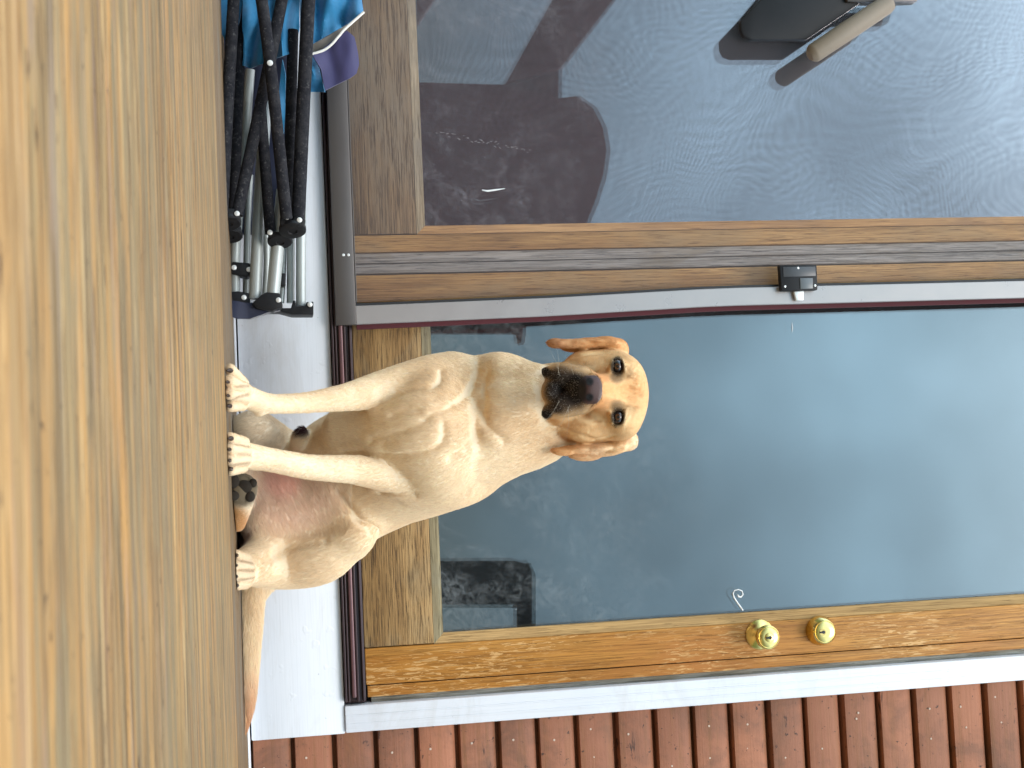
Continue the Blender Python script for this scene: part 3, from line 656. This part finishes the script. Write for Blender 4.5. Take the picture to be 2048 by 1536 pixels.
def sdf(X):
    D=np.full(len(X),1e3)
    for p in K:
        k=p[-2]; lo,hi=bound(p); mg=.05+k
        w=np.where(np.all((X>lo-mg)&(X<hi+mg),axis=1))[0]
        if len(w)==0: continue
        d=prim(p,X[w]); D0=D[w]; h=np.clip(.5+.5*(D0-d)/k,0,1)
        D[w]=np.where(D0>900,d,D0+(d-D0)*h-k*h*(1-h))
    for p in SUB:
        k=p[-2]; lo,hi=bound(p); mg=.02+k
        w=np.where(np.all((X>lo-mg)&(X<hi+mg),axis=1))[0]
        if len(w)==0: continue
        d=-prim(p,X[w]); D0=D[w]; h=np.clip(.5-.5*(D0-d)/k,0,1); D[w]=D0+(d-D0)*h+k*h*(1-h)
    return np.maximum(D,-(X[:,2]-.0005))
def surf(uv):   # first surface point seen in each direction
    ds=np.arange(2.12,3.0,.002); res=[]
    allp=np.concatenate([np.array([P(u,v,d_) for d_ in ds]) for u,v in uv]); D=sdf(allp).reshape(len(uv),-1)
    for r in D:
        w=np.where(r<0)[0]; res.append(ds[w[0]] if len(w) else None)
    return res
def fold(pts,r,depth,k=.005,op='cut'):
    """groove (or ridge) following the surface through picture points; r in px, depth in metres"""
    P2=[]
    for a,b in zip(pts[:-1],pts[1:]):
        n=max(1,int(math.hypot(b[0]-a[0],b[1]-a[1])/9))
        P2+=[(a[0]+(b[0]-a[0])*i/n,a[1]+(b[1]-a[1])*i/n) for i in range(n)]
    P2.append(pts[-1]); return (P2,r,depth,k,op)
K0=len(K)
FOLDS=[
 fold([(1076,790),(1050,793),(1022,794),(996,792)],7,.020,.008),
 fold([(978,738),(967,755),(968,785),(975,812)],5,.003,.014),
 fold([(1010,885),(992,868),(972,850),(966,828),(972,805)],5,.0035,.012),
 fold([(1078,742),(1040,748),(1000,742)],15,.006,.012,'add'), fold([(1070,830),(1030,822),(990,816)],16,.006,.012,'add'),
 fold([(955,745),(945,775),(925,800),(905,812)],5,.004,.012), fold([(950,870),(930,895),(905,915)],6,.002,.02),
 fold([(884,742),(885,752),(882,764),(872,772)],6,.004,.010),
 fold([(889,852),(891,870),(886,886),(874,896)],6,.005,.010),
 fold([(874,896),(850,904),(825,909),(806,913)],5,.006,.008), fold([(806,913),(775,910),(735,908),(690,906)],5,.007,.010),
 fold([(872,772),(848,776),(822,780),(800,790),(770,803),(735,818)],5,.006,.009),
 fold([(857,838),(840,830),(815,826),(785,830)],4,.005,.006), fold([(857,838),(838,850),(812,862),(780,872),(745,880)],4,.004,.008),
 fold([(866,815),(845,806),(820,806),(790,812),(750,826)],11,.005,.012,'add'), fold([(862,876),(835,882),(800,888),(760,892)],12,.006,.012,'add'),
 fold([(905,812),(890,822),(868,826),(857,838)],4,.004,.008),
 fold([(830,990),(800,990),(760,988)],5,.004,.012), fold([(1244,898),(1200,906),(1150,904)],3,.003,.006), fold([(1225,686),(1180,688),(1130,688)],3,.002,.006),
 fold([(742,1060),(722,1046),(705,1026),(690,1005),(672,980)],5,.005,.014),
 fold([(650,1080),(600,1085),(560,1100),(530,1125),(520,1150)],6,.004,.016),

 fold([(1166,779),(1150,779),(1130,780)],2,.002,.003), fold([(1128,781),(1114,764),(1100,758),(1090,757)],2.6,.0035,.003), fold([(1128,781),(1114,800),(1102,810),(1092,813)],2.6,.0035,.003),
 fold([(1262,774),(1235,779),(1210,780)],6,.0025,.012), fold([(1278,788),(1262,788),(1240,786)],8,.002,.015),
 fold([(1210,722),(1185,738),(1165,742)],6,.002,.012), fold([(1210,846),(1185,832),(1160,822)],6,.002,.012),
 fold([(1230,872),(1190,880),(1150,868),(1115,855)],4,.003,.008), fold([(1230,705),(1190,706),(1150,712)],4,.003,.008),
 fold([(492,752),(478,748),(462,751)],2.2,.003,.003),fold([(497,772),(480,773),(460,775)],2.2,.003,.003),fold([(496,789),(480,794),(460,800)],2.2,.003,.003),
 fold([(498,893),(480,889),(458,887)],2.2,.003,.003),fold([(500,910),(480,909),(458,908)],2.2,.003,.003),fold([(498,927),(480,929),(458,931)],2.2,.003,.003),
 fold([(506,1126),(488,1122),(468,1120)],2.4,.003,.003),fold([(510,1141),(488,1141),(468,1140)],2.4,.003,.003),fold([(506,1157),(488,1160),(468,1160)],2.4,.003,.003),
]
allpts=[p for f in FOLDS for p in f[0]]; dd=surf(allpts); q=0
for pts,r,depth,k,op in FOLDS:
    ds=dd[q:q+len(pts)]; q+=len(pts); prev=None; depth=depth*(.38 if op=='add' else .8); run=[]
    for i,((u,v),d_) in enumerate(zip(pts,ds)):
        if d_ is None: prev=None; continue
        e=math.sin(math.pi*(i+.6)/(len(pts)+.2))**.5; rr_=px(r,d_)*(.5+.5*e); dp=depth*e
        dc=d_-(rr_-dp) if op=='cut' else d_+(rr_-dp)
        c=(Pn(u,v,dc),rr_)
        if prev is not None and np.linalg.norm(prev[0]-c[0])<.03:
            run.append(('c',prev[0],c[0],prev[1],rr_,0,''))
        prev=c
    if run: (SUB if op=='cut' else K).append(('C',run,k,'' if op=='cut' else 'body'))
# nostrils, eye sockets
for sg,v0 in ((-1,763),(1,795)):
    SUB.append(('c',Pn(1180,v0,2.190),Pn(1178,v0,2.206),px(5.5,2.2),px(4,2.2),.002,''))
    SUB.append(('c',Pn(1179,v0+sg*3,2.194),Pn(1170,v0+sg*10,2.203),px(3,2.2),px(2,2.2),.002,''))
EYES=[((1235,733,2.3035),px(12.6,2.3)),((1236,834,2.3035),px(12.6,2.3))]
for e,r in EYES: SUB.append(('s',Pn(*e),None,r*1.04,0,.0025,''))
def base_mesh():
    m=MB()
    for p in [r for q in K[:K0] for r in (q[1] if q[0]=='C' else [q])]:
        if p[0]=='c':
            a,b=Vector(p[1]),Vector(p[2]); n=6
            pts=[];rs=[]; dv=(b-a); L=max(dv.length,1e-4); t_=dv/L
            for i in range(5,0,-1): w=math.pi/2*i/5; pts.append(a-t_*p[3]*math.sin(w)*.999); rs.append(max(p[3]*math.cos(w),1e-4))
            for i in range(n+1): pts.append(a+dv*(i/n)); rs.append(p[3]+(p[4]-p[3])*i/n)
            for i in range(1,6): w=math.pi/2*i/5; pts.append(b+t_*p[4]*math.sin(w)*.999); rs.append(max(p[4]*math.cos(w),1e-4))
            m.tube(pts,rs,20)
        else:
            b=bmesh.new(); bmesh.ops.create_icosphere(b,subdivisions=4,radius=1)
            for v in b.verts: q=np.array(v.co)*p[3]; v.co=Vector(q@p[2]+p[1])
            m.bm(b)
    return m
def nearest_group(X):
    best=np.full(len(X),1e3); gi=np.zeros(len(X),int); names=[]
    for p in K[:K0]:
        g=p[-1]
        if g not in names: names.append(g)
        lo,hi=bound(p); ii=np.where(np.all((X>lo-.04)&(X<hi+.04),axis=1))[0]
        if len(ii)==0: continue
        d=prim(p,X[ii]); w=d<best[ii]; best[ii[w]]=d[w]; gi[ii[w]]=names.index(g)
    return gi,names
bmo=base_mesh().build('tmp',M['claw'],None,0)
md=bmo.modifiers.new('r','REMESH'); md.mode='VOXEL'; md.voxel_size=.0026; md.adaptivity=0
dg=bpy.context.evaluated_depsgraph_get(); me=bpy.data.meshes.new_from_object(bmo.evaluated_get(dg)); bpy.data.objects.remove(bmo)
nv=len(me.vertices); X=np.empty(nv*3,dtype=np.float32); me.vertices.foreach_get('co',X); X=X.reshape(-1,3).astype(float)
def grad(X,e=.0008):
    tv=np.array([[1,-1,-1],[-1,-1,1],[-1,1,-1],[1,1,1.]]); g=sum(sdf(X+q*e)[:,None]*q for q in tv); return g/np.maximum(np.linalg.norm(g,axis=1,keepdims=True),1e-9)
ed=np.empty(len(me.edges)*2,dtype=np.int32); me.edges.foreach_get('vertices',ed); ed=ed.reshape(-1,2)
deg=np.bincount(ed.ravel(),minlength=nv)[:,None]
def smooth(X,it,f=.5):
    for _ in range(it):
        A=np.stack([np.bincount(ed[:,0],X[ed[:,1],k],minlength=nv)+np.bincount(ed[:,1],X[ed[:,0],k],minlength=nv) for k in range(X.shape[1])],1); X=X+(A/np.maximum(deg,1)-X)*f
    return X
for it in range(5):
    D=sdf(X); G=grad(X); X=X-G*np.clip(D,-.006,.006)[:,None]
    if it<4: X=smooth(X,2,.4)
gi0,gn0=nearest_group(X); keep=np.zeros((nv,1))
for q in ('head','lid','nose','toe','ear','hk'): keep[gi0==gn0.index(q)]=1
keep=smooth(keep,6,.5); Xs=X
for _ in range(16): Xs=smooth(Xs,1,.55); Xs=smooth(Xs,1,-.48) if _%2 else Xs
X=smooth(X,2,.4)*keep+Xs*(1-keep)
# picture coordinates of every point, used to lay out the coat's colour patches and some painted shade on the body
def UV(X):
    q=X-np.array(CAM); z=q@AFn; return 1024+FP*(q@AUn)/z, 768+FP*(q@AVn)/z
def blob(u,v,cu,cv,ru,rv,s=.35):
    d=np.sqrt(((u-cu)/ru)**2+((v-cv)/rv)**2); return np.clip((1-d)/s+.5,0,1)
def nz(X,s,off=0):
    return np.array([mnoise.noise(Vector(x*s)+Vector((off,off,off))) for x in X])
gi,gn=nearest_group(X); G_=lambda n: gi==gn.index(n)
def colours(X,gi,N):
    u,v=UV(X); front=X[:,1]<2.62
    L=lambda c:np.array(sl(c)[:3])
    C=np.tile(L((243,225,197)),(len(X),1))
    def mx(w,c): 
        nonlocal C; C=C*(1-w[:,None])+L(c)*w[:,None]
    n1=N[0]; n2=N[1]
    mx(np.clip(n1*1.6+.35,0,1)*.35,(228,198,156))
    isn=lambda n:(gi==gn.index(n)).astype(float)
    hd=((gi==gn.index('head'))|(gi==gn.index('lid'))|(gi==gn.index('nose'))).astype(float)
    mx(np.clip((540-u)/60,0,1)*.6,(238,218,186))
    mx(hd*.85,(238,202,150))
    mx(hd*blob(u,v,1222,783,75,42,.6)*.75,(232,168,102)); mx(hd*blob(u,v,1120,783,60,85,.6)*.5,(222,170,112))
    mx(hd*blob(u,v,1262,788,55,80,.7)*.5,(238,206,158))
    mx(isn('ear')*np.clip(.75+n1*1.2,0,1),(220,172,120)); mx(isn('ear')*blob(u,v,1235,890,26,22,.8)*.5,(238,200,146)); mx(isn('ear')*blob(u,v,1190,680,60,8,.8)*.4,(190,128,76)); mx(isn('ear')*blob(u,v,1110,690,30,20)*.6,(172,112,70))
    # eye rims
    for (cu,cv,sg) in ((1235,733,1),(1236,834,-1)):
        mx(hd*blob(u,v,cu,cv+1*sg,14.5,19,.25)*.96,(30,22,20)); mx(hd*blob(u,v,cu-2,cv+22*sg,13,12,.7)*.65,(92,72,52)); mx(hd*blob(u,v,cu+14,cv+14*sg,16,12,.8)*.35,(120,96,70))
    jit=n2*14
    mz=blob(u,v,1138,780,52,47,.75)*(X[:,1]<2.33); mx(hd*np.clip(mz+jit*.01,0,1)*.93,(34,30,31))
    mx(hd*blob(u,v,1150,779,30,34,.5)*.9,(20,17,18)); mx(hd*blob(u,v,1112,783,22,26,.4)*.8,(36,31,31))
    for cv in (748,814): mx(hd*blob(u,v,1120,cv,26,14,.6)*.7,(50,42,38))
    mx(hd*blob(u,v,1090,744,12,10,.4),(24,20,20)); mx(hd*blob(u,v,1092,828,13,10,.4),(24,20,20))
    mx(isn('nose'),(66,45,42)); mx(hd*blob(u,v,1104,750,20,9,.4)*.8,(34,28,28)); mx(hd*blob(u,v,1106,817,20,9,.4)*.8,(34,28,28)); 
    for cv in (763,795): mx(isn('nose')*blob(u,v,1179,cv,8,8,.5),(14,10,12))
    mx(isn('nose')*blob(u,v,1163,779,10,28,.4),(30,24,26))
    # belly and groin
    bel=blob(u,v,575,985,95,75,.7)*(X[:,1]>2.5); mx(bel*.5,(246,216,204)); mx(blob(u,v,560,950,35,40,.7)*(X[:,1]>2.5)*.5,(240,184,170))
    mx(blob(u,v,480,1080,35,35,.5)*(X[:,1]>2.6)*.7,(130,92,92)); mx(blob(u,v,500,860,70,60,.6)*(X[:,1]>2.5)*.45,(196,182,164))  # shade of the crotch and the flat hind thigh painted into the coat
    mx(blob(u,v,605,862,13,11,.5)*(X[:,1]<2.66),(52,22,26))
    mx(blob(u,v,470,1040,30,28,.6)*isn('hk')*.9,(196,140,80)); mx(isn('hk')*blob(u,v,484,978,34,36,.3)*.9,(84,70,50))
    mx(isn('tail')*np.clip((v-1330)/110,0,1)*.85,(206,150,104))
    mx(isn('toe')*.75,(226,202,168)); mx(isn('toe')*np.clip((466-u)/16,0,1)*.4,(190,150,120))
    # darker tone along the grooves between the toes
    tz=np.where(X[:,2]<.045)[0]; dd_=np.full(len(tz),1.)
    for p in SUB:
        if p[0]=='C' and bound(p)[1][2]<.06: dd_=np.minimum(dd_,prim(p,X[tz])) 
    wt=np.zeros(len(X)); wt[tz]=np.exp(-np.clip(dd_,0,1)/.0010); mx(wt*.5,(128,94,68))
    return np.clip(C,0,1)
Nn=(nz(X,9),nz(X,60,3))
C=colours(X,gi,Nn)
C2=smooth(C,14,.5); hdm=((gi==gn.index('head'))|(gi==gn.index('lid'))|(gi==gn.index('nose'))|(gi==gn.index('toe'))); wm=smooth(np.repeat(hdm[:,None].astype(float),1,1),4,.5); C=C*wm+C2*(1-wm)
me.vertices.foreach_set('co',X.astype(np.float32).ravel()); me.update()
at=me.color_attributes.new('coat','FLOAT_COLOR','POINT'); at.data.foreach_set('color',np.concatenate([C,np.ones((nv,1))],1).astype(np.float32).ravel())
bare=np.clip(G_('nose').astype(float),0,1)
a2=me.attributes.new('bare','FLOAT','POINT'); a2.data.foreach_set('value',bare.astype(np.float32))
me.polygons.foreach_set('use_smooth',[True]*len(me.polygons))
t=NT('dog_skin_coat'); A=t.n('ShaderNodeAttribute',attribute_name='coat'); B=t.n('ShaderNodeAttribute',attribute_name='bare')
n=t.noise((1,1,1),420,4,.7); n3=t.noise((1,1,.35),130,4,.7)
col=t.mix(1.,A.outputs[0],t.mix(n3,(.9,.88,.86,1),(1.04,1.04,1.04,1)),'MULTIPLY')
rg=t.math('SUBTRACT',.85,t.math('MULTIPLY',B.outputs[2],.33))
vor=t.n('ShaderNodeTexVoronoi'); vor.inputs['Scale'].default_value=900; t.l(t.tc.outputs['Object'],vor.inputs['Vector'])
p_=t.bsdf(col,rg,0,t.bump(t.math('ADD',n,t.math('MULTIPLY',vor.outputs[0],B.outputs[2])),.4,.0012),spec=.3); M['dog']=t.mat
me.materials.clear(); me.materials.append(M['dog'])
dog=thing('dog',(.05,2.6,0),'yellow labrador sitting on the deck and looking at the camera with a dark muzzle','dog')
body=bpy.data.objects.new('body',me); link(body); setparent(body,dog)
# eyes
t=NT('dog_eye'); tc=t.tc
sep=t.n('ShaderNodeVectorMath',operation='DISTANCE')
for i,(e,r) in enumerate(EYES):
    pass
def eye_mat():
    t=NT('dog_eye'); A=t.n('ShaderNodeAttribute',attribute_name='iris')
    col=t.ramp(A.outputs[2],[(.0,(.003,.002,.002)),(.42,(.003,.002,.002)),(.50,(.10,.042,.016)),(.80,(.07,.028,.012)),(.92,(.01,.006,.005)),(1,(.02,.014,.012))])
    t.bsdf(col,.14,0,None,.45,**{'Coat Weight':.35,'Coat Roughness':.03}); return t.mat
EM=eye_mat()
for e,r in EYES:
    b=bmesh.new(); bmesh.ops.create_icosphere(b,subdivisions=5,radius=r)
    c=P(*e); look=(CAM-c).normalized(); vals=[]
    for v in b.verts:
        ang=v.co.normalized().angle(look); vals.append(min(1,ang/.62)); v.co=c+v.co
    m_=bpy.data.meshes.new('eye'); b.to_mesh(m_); b.free(); m_.materials.append(EM)
    q=m_.attributes.new('iris','FLOAT','POINT'); q.data.foreach_set('value',vals); m_.polygons.foreach_set('use_smooth',[True]*len(m_.polygons))
    o=bpy.data.objects.new('eye',m_); link(o); setparent(o,dog)
# claws
cl=[(456,741,2.25),(453,764,2.233),(452,791,2.231),(455,812,2.247),(457,877,2.238),(453,899,2.228),(453,921,2.230),(456,938,2.247),(465,1111,2.488),(463,1131,2.474),(463,1153,2.474),(465,1171,2.492)]
for u,v,dd in cl:
    a=P(u+6,v,dd+.006); b=P(u-3,v,dd-.007); b.z=max(b.z,.002)
    m=MB(); m.tube([a,a.lerp(b,.5)+Vector((0,0,.0012)),b],[.0044,.0036,.001],8); m.build('claw',M['claw'],dog)
# upturned pads
for (u,v,ru,rv,tw) in ((466,963,13,14,.3),(488,974,16,14,.2),(467,991,12,10,0),(500,993,10,11,.2),(506,966,8,9,0)):
    b=bmesh.new(); bmesh.ops.create_icosphere(b,subdivisions=3,radius=1); c=P(u,v,2.433)
    for q in b.verts:
        w=q.co.copy(); q.co=c+AU*(w.x*px(ru,2.43))+AV*(w.y*px(rv,2.43))+F*(w.z*.005)
    m=MB(); m.bm(b); m.build('paw_pad',M['pad'],dog)
# ---- fur
me.calc_loop_triangles(); nt=len(me.loop_triangles); T=np.empty(nt*3,dtype=np.int32); me.loop_triangles.foreach_get('vertices',T); T=T.reshape(-1,3)
A_,B_,C_=X[T[:,0]],X[T[:,1]],X[T[:,2]]; cr=np.cross(B_-A_,C_-A_); ar=np.linalg.norm(cr,axis=1)/2; nrm=cr/np.maximum(2*ar,1e-12)[:,None]
uu,vv=UV(A_); gT=gi[T[:,0]]
w=ar.copy(); w[gT==gn.index('nose')]=0; w[A_[:,2]<.004]=0
for (u,v,ru,rv) in ((484,978,24,28),): w[(gT==gn.index('hk'))&(((uu-u)/ru)**2+((vv-v)/rv)**2<1)&(A_[:,1]<2.46)]*=.15
for e,r in EYES: w[np.linalg.norm(A_-Pn(*e),axis=1)<r*1.32]=0
face=((gT==gn.index('head'))|(gT==gn.index('lid')))
w[face]*=2.2; w[(nrm@AFn)>.35]*=.3
NH=380000
rs=np.random.RandomState(4); idx=rs.choice(nt,NH,p=w/w.sum()); r1=np.sqrt(rs.rand(NH)); r2=rs.rand(NH)
bc_=np.stack([1-r1,r1*(1-r2),r1*r2],1); root=A_[idx]*bc_[:,:1]+B_[idx]*bc_[:,1:2]+C_[idx]*bc_[:,2:]
# smooth vertex normals
VN=np.zeros_like(X); 
for k in range(3): np.add.at(VN,T[:,k],cr)
VN/=np.maximum(np.linalg.norm(VN,axis=1,keepdims=True),1e-12)
nn=VN[T[idx,0]]; g_=gi[T[idx,0]]; cu,cv=UV(root)
col=C[T[idx,0]]*bc_[:,:1]+C[T[idx,1]]*bc_[:,1:2]+C[T[idx,2]]*bc_[:,2:]
isg=lambda n:g_==gn.index(n)
hm=isg('head')|isg('lid')
ig=lambda n:gi==gn.index(n)
uX,vX=UV(X); Fv=np.tile(np.array([0,0,-1.]),(nv,1)); Lv=np.full((nv,1),.0100)
Fv[ig('tail')]=np.array([1,0,-.05]); Lv[ig('tail')]=.018
hv=ig('head')|ig('lid'); fv=X-Pn(1195,783,2.2); fv/=np.linalg.norm(fv,axis=1,keepdims=True); Fv[hv]=fv[hv]+np.array([0,.6,0]); Lv[hv]=.0055
thv=ig('th')|ig('gr')|ig('th2'); Fv[thv]=np.array([.35,-.2,-1]); gv=(np.abs(uX-590)<110)&(np.abs(vX-985)<80)&(X[:,1]>2.5)&(ig('gr')|ig('body')|ig('th')); Fv[gv]=np.array([.8,0,.55]); Lv[gv]=.015
chv=ig('body')&(uX>680); sd=np.clip((vX-850)/120,-1,1); Fv[chv,0]+=sd[chv]*.5
Lv[ig('ear')]=.0065; Lv[ig('toe')|ig('hk')]=.0045; Lv[(ig('fl')|ig('fr'))&(uX<720)]=.0075
Fv=smooth(Fv,40,.6); Lv=smooth(Lv,16,.6)
def bary(A): return A[T[idx,0]]*bc_[:,:1]+A[T[idx,1]]*bc_[:,1:2]+A[T[idx,2]]*bc_[:,2:]
flow=bary(Fv)
# low frequency swirl
ns=4000; anchors=root[rs.choice(NH,ns)]
def fastnoise(X,s,ph): # sum of sines, cheap
    return sum(np.sin(X@(rs2.randn(3)*s)+rs2.rand()*6.28) for _ in range(6))/2.4
rs2=np.random.RandomState(11)
flow=flow+np.stack([fastnoise(root,22,0),fastnoise(root,22,1),fastnoise(root,22,2)],1)*np.where(hm,.08,.16)[:,None]
flow+=rs.randn(NH,3)*.10
flow-=nn*(flow*nn).sum(1,keepdims=True); flow/=np.maximum(np.linalg.norm(flow,axis=1,keepdims=True),1e-9)
ln=bary(Lv)[:,0]*1.12; muz=hm&(((cu-1130)/60)**2+((cv-780)/60)**2<1); ln[muz]=.0042
ln*=rs.uniform(.6,1.25,NH)
lift=np.where(hm|isg('toe'),.18,.12)+rs.rand(NH)*.14
npts=4; S=np.linspace(0,1,npts); Q=np.empty((NH,npts,3))
for k,s in enumerate(S): Q[:,k]=root-nn*.0006+(flow*(s)[None] if False else flow*s)*ln[:,None]+nn*(lift*(s-.55*s*s))[:,None]*ln[:,None]*1.5
# neighbouring hairs gather into little locks
cell=np.where(hm,.003,.0048); ky=np.floor((root+rs.randn(NH,3)*.0012)/cell[:,None]).astype(np.int64); key=(ky[:,0]*73856093)^(ky[:,1]*19349663)^(ky[:,2]*83492791)
_,inv=np.unique(key,return_inverse=True); inv=inv.ravel(); cnt=np.bincount(inv)
tipm=np.stack([np.bincount(inv,Q[:,3,k])/cnt for k in range(3)],1)[inv]; pull=np.array([0,.08,.22,.40])
for k in range(1,4): Q[:,k]+=(tipm-Q[:,3])*pull[k]
lock=rs.randn(len(cnt))[inv]
Q[:,:,2]=np.maximum(Q[:,:,2],.0008)
hc=bpy.data.hair_curves.new('fur'); hc.add_curves([npts]*NH)
hc.attributes['position'].data.foreach_set('vector',Q.astype(np.float32).ravel())
rad=hc.attributes.get('radius') or hc.attributes.new('radius','FLOAT','POINT')
base_r=np.where(hm,.00020,.00027); R_=base_r[:,None]*np.array([1,.9,.6,.12])[None]; rad.data.foreach_set('value',R_.astype(np.float32).ravel())
tint=np.clip(1.0+rs.randn(NH)*.07+.09*(~hm)+lock*np.where(hm,.02,.03),.4,1.5)[:,None]; wht=(rs.rand(NH)<.04)[:,None]; col=col*tint; col=np.where(wht&(~isg('ear'))[:,None],col*.5+np.array([.80,.72,.58])*.5*(1.0),col)
grz=muz&(rs.rand(NH)<.26); col[grz]=np.array([.42,.37,.33])
hcol=hc.attributes.new('hcol','FLOAT_COLOR','CURVE'); hcol.data.foreach_set('color',np.concatenate([np.clip(col,0,1),np.ones((NH,1))],1).astype(np.float32).ravel())
t=NT('dog_fur'); A=t.n('ShaderNodeAttribute',attribute_name='hcol'); p_=t.bsdf(A.outputs[0],.55,0,None,.25)
tl=t.n('ShaderNodeBsdfTranslucent'); t.l(A.outputs[0],tl.inputs[0]); mxs=t.n('ShaderNodeMixShader'); mxs.inputs[0].default_value=.32
t.l(p_.outputs[0],mxs.inputs[1]); t.l(tl.outputs[0],mxs.inputs[2]); t.l(mxs.outputs[0],t.out.inputs[0]); M['fur']=t.mat
hc.materials.append(M['fur']); fo=bpy.data.objects.new('fur',hc); link(fo); setparent(fo,dog)
M['whisk']=plain('whisker_hair',(.6,.55,.45),.5)
rr=random.Random(5)
for i in range(6):
    m=MB()
    sg=-1 if i%2 else 1; v0=780+sg*rr.uniform(22,34); u0=rr.uniform(1110,1150); a=P(u0,v0,2.225); b=a+AV*sg*rr.uniform(.03,.055)-AU*rr.uniform(.0,.03)-F*.01
    m.tube([a,a.lerp(b,.5)+AU*.003,b],[.00016,.00012,.00004],5)
    m.build('whisker',M['whisk'],dog)

# ------------------------------------------------------------------ light, sky, camera
SE,SA=math.radians(42),math.radians(205)   # sun elevation / compass of the sun (behind and right of the camera)
w=bpy.data.worlds.new('World'); sc.world=w; w.use_nodes=True; nt_=w.node_tree; nt_.nodes.clear()
def N(ty,**k):
    n=nt_.nodes.new(ty)
    for a,b in k.items(): setattr(n,a,b)
    return n
out=N('ShaderNodeOutputWorld'); bg=N('ShaderNodeBackground'); sky=N('ShaderNodeTexSky',sky_type='NISHITA')
sdir=Vector((.20,-.85,0)).normalized()
sky.sun_disc=False; sky.sun_elevation=SE; sky.sun_rotation=math.atan2(sdir.x,sdir.y); sky.dust_density=2.; sky.altitude=50
tcw=N('ShaderNodeTexCoord'); sepw=N('ShaderNodeSeparateXYZ'); nt_.links.new(tcw.outputs['Generated'],sepw.inputs[0])
rmp=N('ShaderNodeValToRGB'); e=rmp.color_ramp.elements; 
stops=[(0,(2.3,2.9,2.9)),(.09,(3.0,4.2,4.5)),(.18,(4.6,7.0,8.6)),(.28,(7.8,11.8,14.6)),(.42,(14,20.5,25)),(.5,(17,23,27)),(.65,(17.5,19,20.5)),(1,(20,20.5,21))]
while len(e)<len(stops): e.new(.5)
for i,(p,c) in enumerate(stops): e[i].position=p; e[i].color=c+(1,)
nt_.links.new(sepw.outputs[2],rmp.inputs[0])
cn=N('ShaderNodeTexNoise'); mp=N('ShaderNodeMapping'); mp.inputs['Scale'].default_value=(1,1,1.3); nt_.links.new(tcw.outputs['Generated'],mp.inputs[0]); nt_.links.new(mp.outputs[0],cn.inputs['Vector'])
cn.inputs['Scale'].default_value=4.2; cn.inputs['Detail'].default_value=3; cn.inputs['Roughness'].default_value=.5
cr_=N('ShaderNodeMapRange'); cr_.inputs[1].default_value=.3; cr_.inputs[2].default_value=.7; cr_.inputs[3].default_value=.66; cr_.inputs[4].default_value=1.42; nt_.links.new(cn.outputs[0],cr_.inputs[0])
ml=N('ShaderNodeVectorMath',operation='SCALE'); hx=N('ShaderNodeMapRange'); hx.inputs[1].default_value=.16; hx.inputs[2].default_value=-.2; hx.inputs[3].default_value=.82; hx.inputs[4].default_value=1.25; nt_.links.new(sepw.outputs[0],hx.inputs[0])
mm=N('ShaderNodeMath',operation='MULTIPLY'); nt_.links.new(cr_.outputs[0],mm.inputs[0]); nt_.links.new(hx.outputs[0],mm.inputs[1])
nt_.links.new(rmp.outputs[0],ml.inputs[0]); nt_.links.new(mm.outputs[0],ml.inputs['Scale'])
mxw=N('ShaderNodeMix',data_type='RGBA'); mxw.inputs[0].default_value=.85; nt_.links.new(sky.outputs[0],mxw.inputs[6]); nt_.links.new(ml.outputs[0],mxw.inputs[7])
nt_.links.new(mxw.outputs[2],bg.inputs[0]); bg.inputs[1].default_value=.12; nt_.links.new(bg.outputs[0],out.inputs[0])
sun=bpy.data.lights.new('sun','SUN'); sun.energy=1.5; sun.angle=math.radians(20); sun.color=(1,.95,.88); so=link(bpy.data.objects.new('sun',sun))
sv=Vector((sdir.x*math.cos(SE),sdir.y*math.cos(SE),math.sin(SE))); so.rotation_euler=sv.to_track_quat('Z','Y').to_euler()
cam=bpy.data.cameras.new('camera'); co=link(bpy.data.objects.new('camera',cam)); cam.sensor_width=36; cam.lens=FP/2048*36; cam.clip_start=.02; cam.clip_end=1000
mt=Matrix((tuple(AU)+(0,),tuple(-AV)+(0,),tuple(-F)+(0,),(0,0,0,1))).transposed(); mt.translation=CAM; co.matrix_world=mt
cam.dof.use_dof=True; cam.dof.focus_distance=2.4; cam.dof.aperture_fstop=20
sc.camera=co
sc.view_settings.view_transform='Standard'; sc.view_settings.look='None'; sc.view_settings.exposure=0; sc.view_settings.gamma=1
